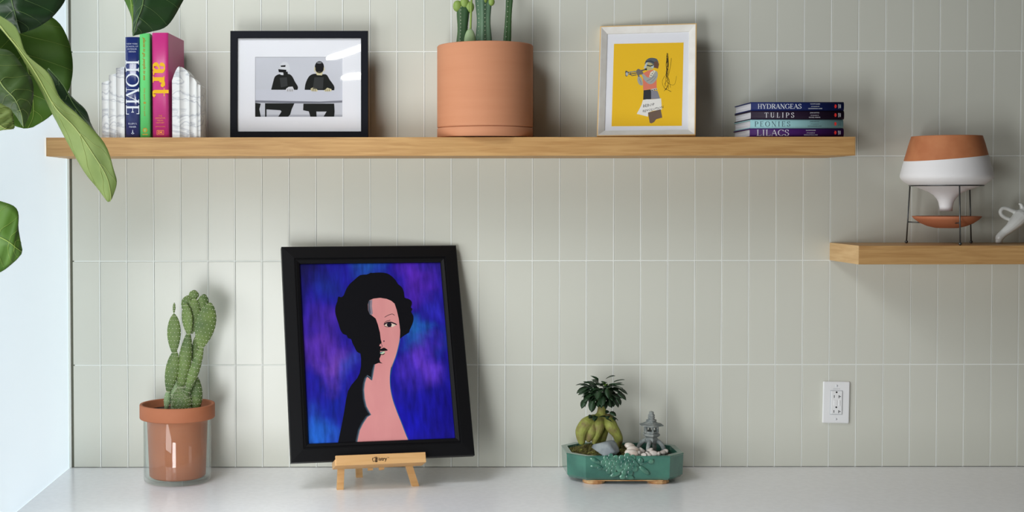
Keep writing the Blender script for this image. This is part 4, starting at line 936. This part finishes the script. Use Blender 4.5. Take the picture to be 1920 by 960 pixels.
# glaze line: plane through left z(225), right z(160) and front z(232)
zl, zr, zf = z7(212), z7(166), z7(214); aa = (zr-zl)/(hw(265)+hw(248)); sp.inputs[1].default_value = (-aa, -.035, 1)
gt = N.new('ShaderNodeMath'); gt.operation = 'GREATER_THAN'; L.new(sp.outputs['Value'], gt.inputs[0]); gt.inputs[1].default_value = (zl+zr)/2 - .0065
nz = N.new('ShaderNodeTexNoise'); nz.inputs['Scale'].default_value = 25; L.new(tc.outputs['Object'], nz.inputs[0])
rt = N.new('ShaderNodeValToRGB'); rt.color_ramp.elements[0].position = .35; rt.color_ramp.elements[1].position = .65; rt.color_ramp.elements[0].color = C(184, 112, 70); rt.color_ramp.elements[1].color = C(194, 124, 80); L.new(nz.outputs[0], rt.inputs[0])
mx = N.new('ShaderNodeMix'); mx.data_type = 'RGBA'; L.new(gt.outputs[0], mx.inputs[0]); mx.inputs[6].default_value = C(234, 232, 232); L.new(rt.outputs[0], mx.inputs[7]); L.new(mx.outputs[2], b.inputs['Base Color'])
bp = N.new('ShaderNodeBump'); bp.inputs['Strength'].default_value = .15; bp.inputs['Distance'].default_value = .002; L.new(nz.outputs[0], bp.inputs['Height']); L.new(bp.outputs[0], b.inputs['Normal'])
fo = MB().lathe([(hw(28), z7(540))]+outer[1:]+inner, 72).build('funnel_planter', fm); fo.location = (sx7, sy7, ST2+.0012); tag(fo, 'funnel shaped planter half terracotta half white on the wire stand', 'planter')
dz = z7(598); dp = [(.0001, z7(678)), (hw(70), z7(677)), (hw(120), z7(665)), (hw(165), z7(645)), (hw(200), z7(620)), (hw(218), z7(600)), (hw(216), dz), (hw(210), dz), (hw(190), z7(618)), (hw(120), z7(652)), (.0001, z7(662))]
do = MB().lathe(dp, 56).build('drip_dish', T_['terra2']); do.location = (sx7+.002, sy7, ST2+.003); tag(do, 'shallow terracotta dish held low inside the wire stand', 'dish')

# ------------------------------------------------------------------ porcelain figurine
txf = lambda x, y: (x/8.725+1840, y/8.725+360); tfg = .10
fb = P(*txf(285, 828), tfg); base = Vector((fb.x, -tfg, ST2))
def f9(x, y, dt=0): q = P(*txf(x, y), tfg+dt)-base; return Vector((q.x, q.y, q.z))
m = MB(); SF = .00158/8.725*(D-tfg)/D; zoff = -f9(285, 828).z
def limb(pts, rr, n=14):
    pa = smoothpath([f9(*p)+Vector((0, 0, zoff)) for p in pts], 6); ra = lerpl([r*SF*1.1+.0004 for r in rr], 6); m.tube(pa, ra, n); m.ball(pa[0], ra[0], 12); m.ball(pa[-1], ra[-1], 12)
for dt in (.016, -.016):
    limb([(290, 780, dt), (300, 735, dt), (360, 670, dt), (470, 580, dt*.9), (560, 490, dt*.6), (640, 400, dt*.3)], [46, 58, 56, 72, 96, 110])
    limb([(262, 800, dt), (318, 800, dt)], [28, 28]); 
    limb([(1180, 430, dt*.5), (1270, 560, dt), (1330, 690, dt), (1330, 800, dt)], [85, 58, 46, 30]); limb([(1330, 800, dt), (1390, 802, dt)], [28, 26])
limb([(610, 420, 0), (760, 370, 0), (950, 350, 0), (1150, 380, 0), (1230, 400, 0)], [100, 135, 150, 130, 100])
limb([(1230, 380, 0), (1330, 300, 0), (1390, 270, 0)], [85, 78, 84]); limb([(1390, 280, 0), (1480, 310, 0)], [70, 42])
for dt in (.012, -.012): limb([(1360, 220, dt), (1350, 150, dt)], [26, 8])
limb([(470, 440, 0), (400, 420, 0), (330, 370, 0), (312, 310, 0), (350, 262, 0), (420, 265, 0), (500, 300, 0), (570, 330, 0), (640, 350, 0)], [26, 26, 26, 26, 26, 27, 30, 36, 40])
limb([(680, 330, .0), (672, 260, .0), (650, 205, .0), (625, 188, 0)], [46, 32, 24, 14])
fg = m.build('animal_figurine', T_['porcelain']); fuse(fg, .0012, 3); fg.location = base; tag(fg, 'white porcelain animal figurine with looped tail on the lower shelf', 'figurine')
zmin = min(v.co.z for v in fg.data.vertices)
for v in fg.data.vertices: v.co.z -= zmin

# ------------------------------------------------------------------ wall outlet
oc = (P(1539.5, 754, .0)+P(1590, 754, 0))/2
ou = thing('wall_outlet', 'white double socket outlet plate on the tiled wall', 'outlet', (oc.x, -.0078, oc.z), rot=(0, math.radians(.9), 0))
MB().box(-.0398, .0398, -.0065, 0, -.0622, .0622, .0035, seg=3).build('plate', T_['plastic'], ou)
rc = MB().box(-.0165, .0165, -.0092, -.0062, -.0345, .0345, .001).build('receptacle', T_['plastic'], ou)
MB().add([(x, -.0066, z) for x, z in ((-.0185, -.0365), (.0185, -.0365), (.0185, .0365), (-.0185, .0365))], [(0, 1, 2, 3)]).build('receptacle_gap', flat(198, 202, 206), ou, False)
for s in (1, -1):
    zc_ = .017 if s == 1 else -.0275
    for nm, bx in (('slot', (-.0085, -.0067, -.003, .005)), ('slot', (.0058, .0076, -.004, .005)), ('slot', (.0068, .0125, .0002, .0020))):
        MB().box(bx[0], bx[1], -.0094, -.0088, zc_+bx[2], zc_+bx[3]).build(nm, T_['slot'], rc)
    MB().lathe([(.0026, -.0001), (.0026, .0003)], 14, M=Matrix.Rotation(math.pi/2, 3, 'X'), c=(-.0008, -.0091, zc_+.0135)).build('ground_hole', T_['slot'], rc)
    MB().lathe([(.0035, -.0004), (.0034, .0004), (.0001, .0009)], 16, M=Matrix.Rotation(math.pi/2, 3, 'X'), c=(0, -.0066, s*.0495)).build('screw', flat(222, 224, 228), ou)
MB().box(-.0085, .0015, -.0104, -.009, -.0085, .007, .0006).build('button', T_['plastic'], rc); MB().box(.0055, .0105, -.0104, -.009, -.0085, .007, .0006).build('button', T_['plastic'], rc)
m = MB(); sans(m, 'GFCI PROTECTED', .0026, lambda u, v, d=0: (u, -.0067, .0395+v)); m.build('lettering', flat(130, 140, 150), ou, False)

# ------------------------------------------------------------------ fiddle leaf fig in the foreground
fg_ = thing('fiddle_leaf_fig', 'fiddle leaf fig with big green leaves at the far left', 'plant', (-1.10, -1.0, 0))
FB = Vector((-1.10, -1.0, 0))
VEIN = {'leaf_top': mat('dark_leaf_vein', C(84, 110, 60), .5), 'leaf_backlit': mat('mid_leaf_vein', C(122, 146, 62), .5), 'leaf_under': mat('pale_vein', C(134, 146, 78), .5), 'leaf_dull': mat('dull_vein', C(116, 134, 70), .5)}
def leaf(rows, mats, base_to=None, camber=.0, vein_side=-1, nlat=6, wav=.004):
    """rows: base -> tip of (left, mid, right), each (px, py, t). Two-sided blade with thickness, midrib and side veins"""
    k = 5; Ls = smoothpath([P(*r[0])-FB for r in rows], k); Ms = smoothpath([P(*r[1])-FB for r in rows], k); Rs = smoothpath([P(*r[2])-FB for r in rows], k)
    n = len(Ls); m = 10; top = []
    for i in range(n):
        for j in range(m+1):
            u = j/m
            if u <= .5: q = Ls[i].lerp(Ms[i], u*2)
            else: q = Ms[i].lerp(Rs[i], u*2-1)
            top.append(q)
    def nrm(i, j):
        a = top[min(i+1, n-1)*(m+1)+j]-top[max(i-1, 0)*(m+1)+j]; b = top[i*(m+1)+min(j+1, m)]-top[i*(m+1)+max(j-1, 0)]; c = a.cross(b)
        return c.normalized() if c.length > 1e-9 else Vector((0, -1, 0))
    ns = [nrm(i, j) for i in range(n) for j in range(m+1)]
    if sum(q.y for q in ns) > 0: ns = [-q for q in ns]
    for i in range(n):
        for j in range(m+1):
            u = abs(j/m*2-1); q = i*(m+1)+j
            wv = math.sin(i/n*nlat*2*math.pi+(1.5 if j > m/2 else 0))*wav*math.sin(math.pi*min(u, .999))**.6*math.sin(math.pi*i/(n-1))
            top[q] = top[q]+ns[q]*wv
    N_ = len(top); bot = [top[i]-ns[i]*.0008 for i in range(N_)]; fs = []; mb = MB()
    f1 = [(i*(m+1)+j, i*(m+1)+j+1, (i+1)*(m+1)+j+1, (i+1)*(m+1)+j) for i in range(n-1) for j in range(m)]
    f1 = [t_ for q in f1 for t_ in ((q[0], q[1], q[2]), (q[0], q[2], q[3]))]
    mb.v = [tuple(q) for q in top+bot]
    for f in f1: mb.f.append(list(f)); mb.sm.append(True); mb.mi.append(0); mb.f.append([x+N_ for x in f][::-1]); mb.sm.append(True); mb.mi.append(1)
    rim = [(i*(m+1), (i+1)*(m+1)) for i in range(n-1)]+[(i*(m+1)+m, (i+1)*(m+1)+m) for i in range(n-1)]+[(j, j+1) for j in range(m)]+[((n-1)*(m+1)+j, (n-1)*(m+1)+j+1) for j in range(m)]
    for a, b in rim: mb.f.append([a, b, b+N_, a+N_]); mb.sm.append(False); mb.mi.append(1)
    o = mb.build('leaf', [T_[x] for x in mats], fg_, True)
    s = 1
    off = .0008
    mid = [top[i*(m+1)+m//2]+ns[i*(m+1)+m//2]*off for i in range(n)]
    MB().tube(mid, lerpl([.0019, .0006], n-1), 6).build('midrib', VEIN[mats[0]], o)
    v = MB()
    for q in range(1, nlat+1):
        i0 = int(n*q/(nlat+2))
        for sd in (-1, 1):
            pts = []
            for e in range(m//2+1):
                ii = min(n-1, int(i0+e*n*.035)); jj = m//2+sd*e; pts.append(top[ii*(m+1)+jj]+ns[ii*(m+1)+jj]*.0005)
            v.tube(smoothpath(pts, 2), lerpl([.0006, .0002], 2*(len(pts)-1)), 5)
    v.build('side_veins', VEIN[mats[0]], o)
    if base_to is not None:
        a = Ms[0]; b_ = Vector(base_to)-FB; MB().tube(smoothpath([b_, (a+b_)/2+Vector((0, 0, .02)), a], 4), .0028, 8).build('petiole', T_['vein'], fg_)
    return o
trunk_pts = [(-1.10, -1.0, .0), (-1.11, -1.0, .6), (-1.08, -1.01, 1.2), (-1.06, -.99, 1.7), (-1.07, -1.0, 2.1), (-1.05, -1.0, 2.5), (-1.06, -1.0, 2.8)]
MB().tube([Vector(p)-FB for p in smoothpath(trunk_pts, 5)], lerpl([.022, .020, .018, .016, .014, .011, .007], 5), 12).build('trunk', T_['bark'], fg_)
# A: dark leaf, top left, tip pointing down
leaf([((-30, -230, .86), (-22, -230, .86), (-10, -230, .86)), ((-95, -150, .82), (-5, -160, .90), (70, -160, .84)), ((-95, -70, .82), (8, -80, .92), (122, -80, .84)), ((-60, -5, .84), (20, -10, .93), (127, -14, .84)), ((-20, 30, .85), (28, 22, .92), (104, 26, .86)), ((15, 50, .88), (34, 45, .90), (72, 50, .87)), ((38, 62, .89), (39, 62, .89), (40, 62, .89))], ('leaf_top', 'leaf_under'), (-1.05, -1.0, 2.45))
# B: big mid green leaf behind the long one
leaf([((-8, -5, .78), (0, -5, .78), (10, -5, .78)), ((-40, 60, .80), (20, 40, .74), (96, 30, .72)), ((-45, 110, .80), (40, 90, .73), (126, 68, .70)), ((-30, 165, .80), (55, 140, .72), (137, 122, .69)), ((-5, 205, .79), (62, 185, .72), (128, 172, .69)), ((22, 232, .77), (62, 218, .72), (98, 214, .70)), ((45, 240, .75), (52, 240, .74), (62, 238, .73))], ('leaf_backlit', 'leaf_under'), (-1.07, -1.0, 2.15))
# C: darker folded leaf at the left edge
leaf([((-70, 110, .92), (-66, 100, .92), (-60, 92, .92)), ((-60, 160, .92), (-20, 120, .95), (12, 92, .90)), ((-40, 190, .92), (5, 160, .95), (42, 122, .90)), ((-10, 195, .91), (28, 185, .94), (62, 155, .89)), ((22, 208, .90), (40, 212, .92), (60, 200, .89)), ((42, 236, .90), (44, 238, .90), (47, 235, .90))], ('leaf_dull', 'leaf_under'), (-1.06, -.99, 2.0))
# D: long pale leaf seen along its edge, reaching over the shelf
leaf([((-20, 30, .93), (-16, 26, .93), (-12, 22, .93)), ((0, 52, .93), (12, 62, .95), (30, 50, .95)), ((32, 92, .92), (40, 96, .95), (50, 100, .95)), ((66, 150, .91), (70, 140, .94), (92, 138, .94)), ((98, 212, .90), (104, 200, .94), (114, 184, .94)), ((128, 270, .89), (142, 240, .93), (152, 220, .93)), ((158, 322, .88), (176, 290, .92), (196, 268, .92)), ((182, 352, .88), (200, 330, .91), (214, 320, .91)), ((200, 376, .88), (208, 365, .89), (219, 344, .90)), ((203, 378, .88), (206, 377, .88), (210, 372, .88))], ('leaf_under', 'leaf_top'), (-1.07, -1.0, 2.2), nlat=5, wav=.003)
# fold of the same leaf's far half, dark upper side turned away
leaf([((88, 130, .89), (90, 128, .88), (93, 128, .87)), ((100, 150, .90), (118, 160, .88), (128, 175, .86)), ((112, 182, .90), (138, 196, .88), (160, 204, .86)), ((146, 214, .90), (160, 226, .88), (172, 234, .86)), ((190, 262, .90), (190, 263, .89), (191, 264, .88))], ('leaf_top', 'leaf_under'), None, nlat=3, wav=.001)
# E: pale leaf tip low at the left edge
leaf([((-80, 160, .98), (-76, 150, .98), (-72, 150, .98)), ((-60, 210, .98), (-30, 195, 1.0), (0, 192, .97)), ((-40, 240, .98), (-10, 225, 1.0), (22, 206, .97)), ((-10, 245, .98), (10, 240, .99), (26, 226, .97)), ((24, 240, .97), (26, 240, .97), (28, 238, .97))], ('leaf_under', 'leaf_top'), (-1.06, -.99, 1.95))
# F: leaf tip lower on the left edge
leaf([((-150, 350, .90), (-146, 345, .90), (-140, 342, .90)), ((-110, 480, .90), (-90, 400, .93), (-70, 345, .90)), ((-50, 515, .90), (-30, 430, .93), (-10, 372, .90)), ((-5, 512, .90), (12, 450, .93), (31, 390, .90)), ((25, 492, .90), (30, 464, .92), (35, 430, .90)), ((40, 476, .90), (41, 472, .90), (42, 468, .90))], ('leaf_backlit', 'leaf_under'), (-1.08, -1.01, 1.6))
# G: dark leaf hanging into the top of the picture over the books
leaf([((262, -150, .70), (268, -150, .70), (274, -150, .70)), ((238, -90, .72), (290, -90, .76), (350, -90, .72)), ((240, -40, .73), (272, -35, .77), (356, -30, .72)), ((250, 5, .745), (268, 8, .77), (340, 8, .72)), ((250, 38, .75), (258, 36, .77), (314, 48, .73)), ((249, 58, .755), (253, 55, .765), (280, 60, .745)), ((249, 67, .76), (250, 67, .76), (252, 66, .76))], ('leaf_top', 'leaf_under'), (-1.06, -1.0, 2.75), wav=.002)
leaf([((255, -150, .70), (260, -150, .70), (266, -150, .70)), ((205, -60, .68), (232, -60, .70), (262, -60, .73)), ((228, -12, .69), (245, -6, .71), (268, 2, .74)), ((246, 30, .72), (249, 28, .73), (258, 26, .745)), ((248, 60, .75), (249, 60, .75), (250, 60, .75))], ('leaf_backlit', 'leaf_under'), None, nlat=3, wav=.001)
pot = thing('floor_planter', 'white round floor planter holding the fiddle leaf fig', 'planter', (-1.10, -1.0, 0))
MB().lathe([(.0001, 0), (.14, 0), (.15, .01), (.18, .34), (.17, .34), (.155, .30), (.0001, .30)], 48).build('pot', T_['white'], pot)
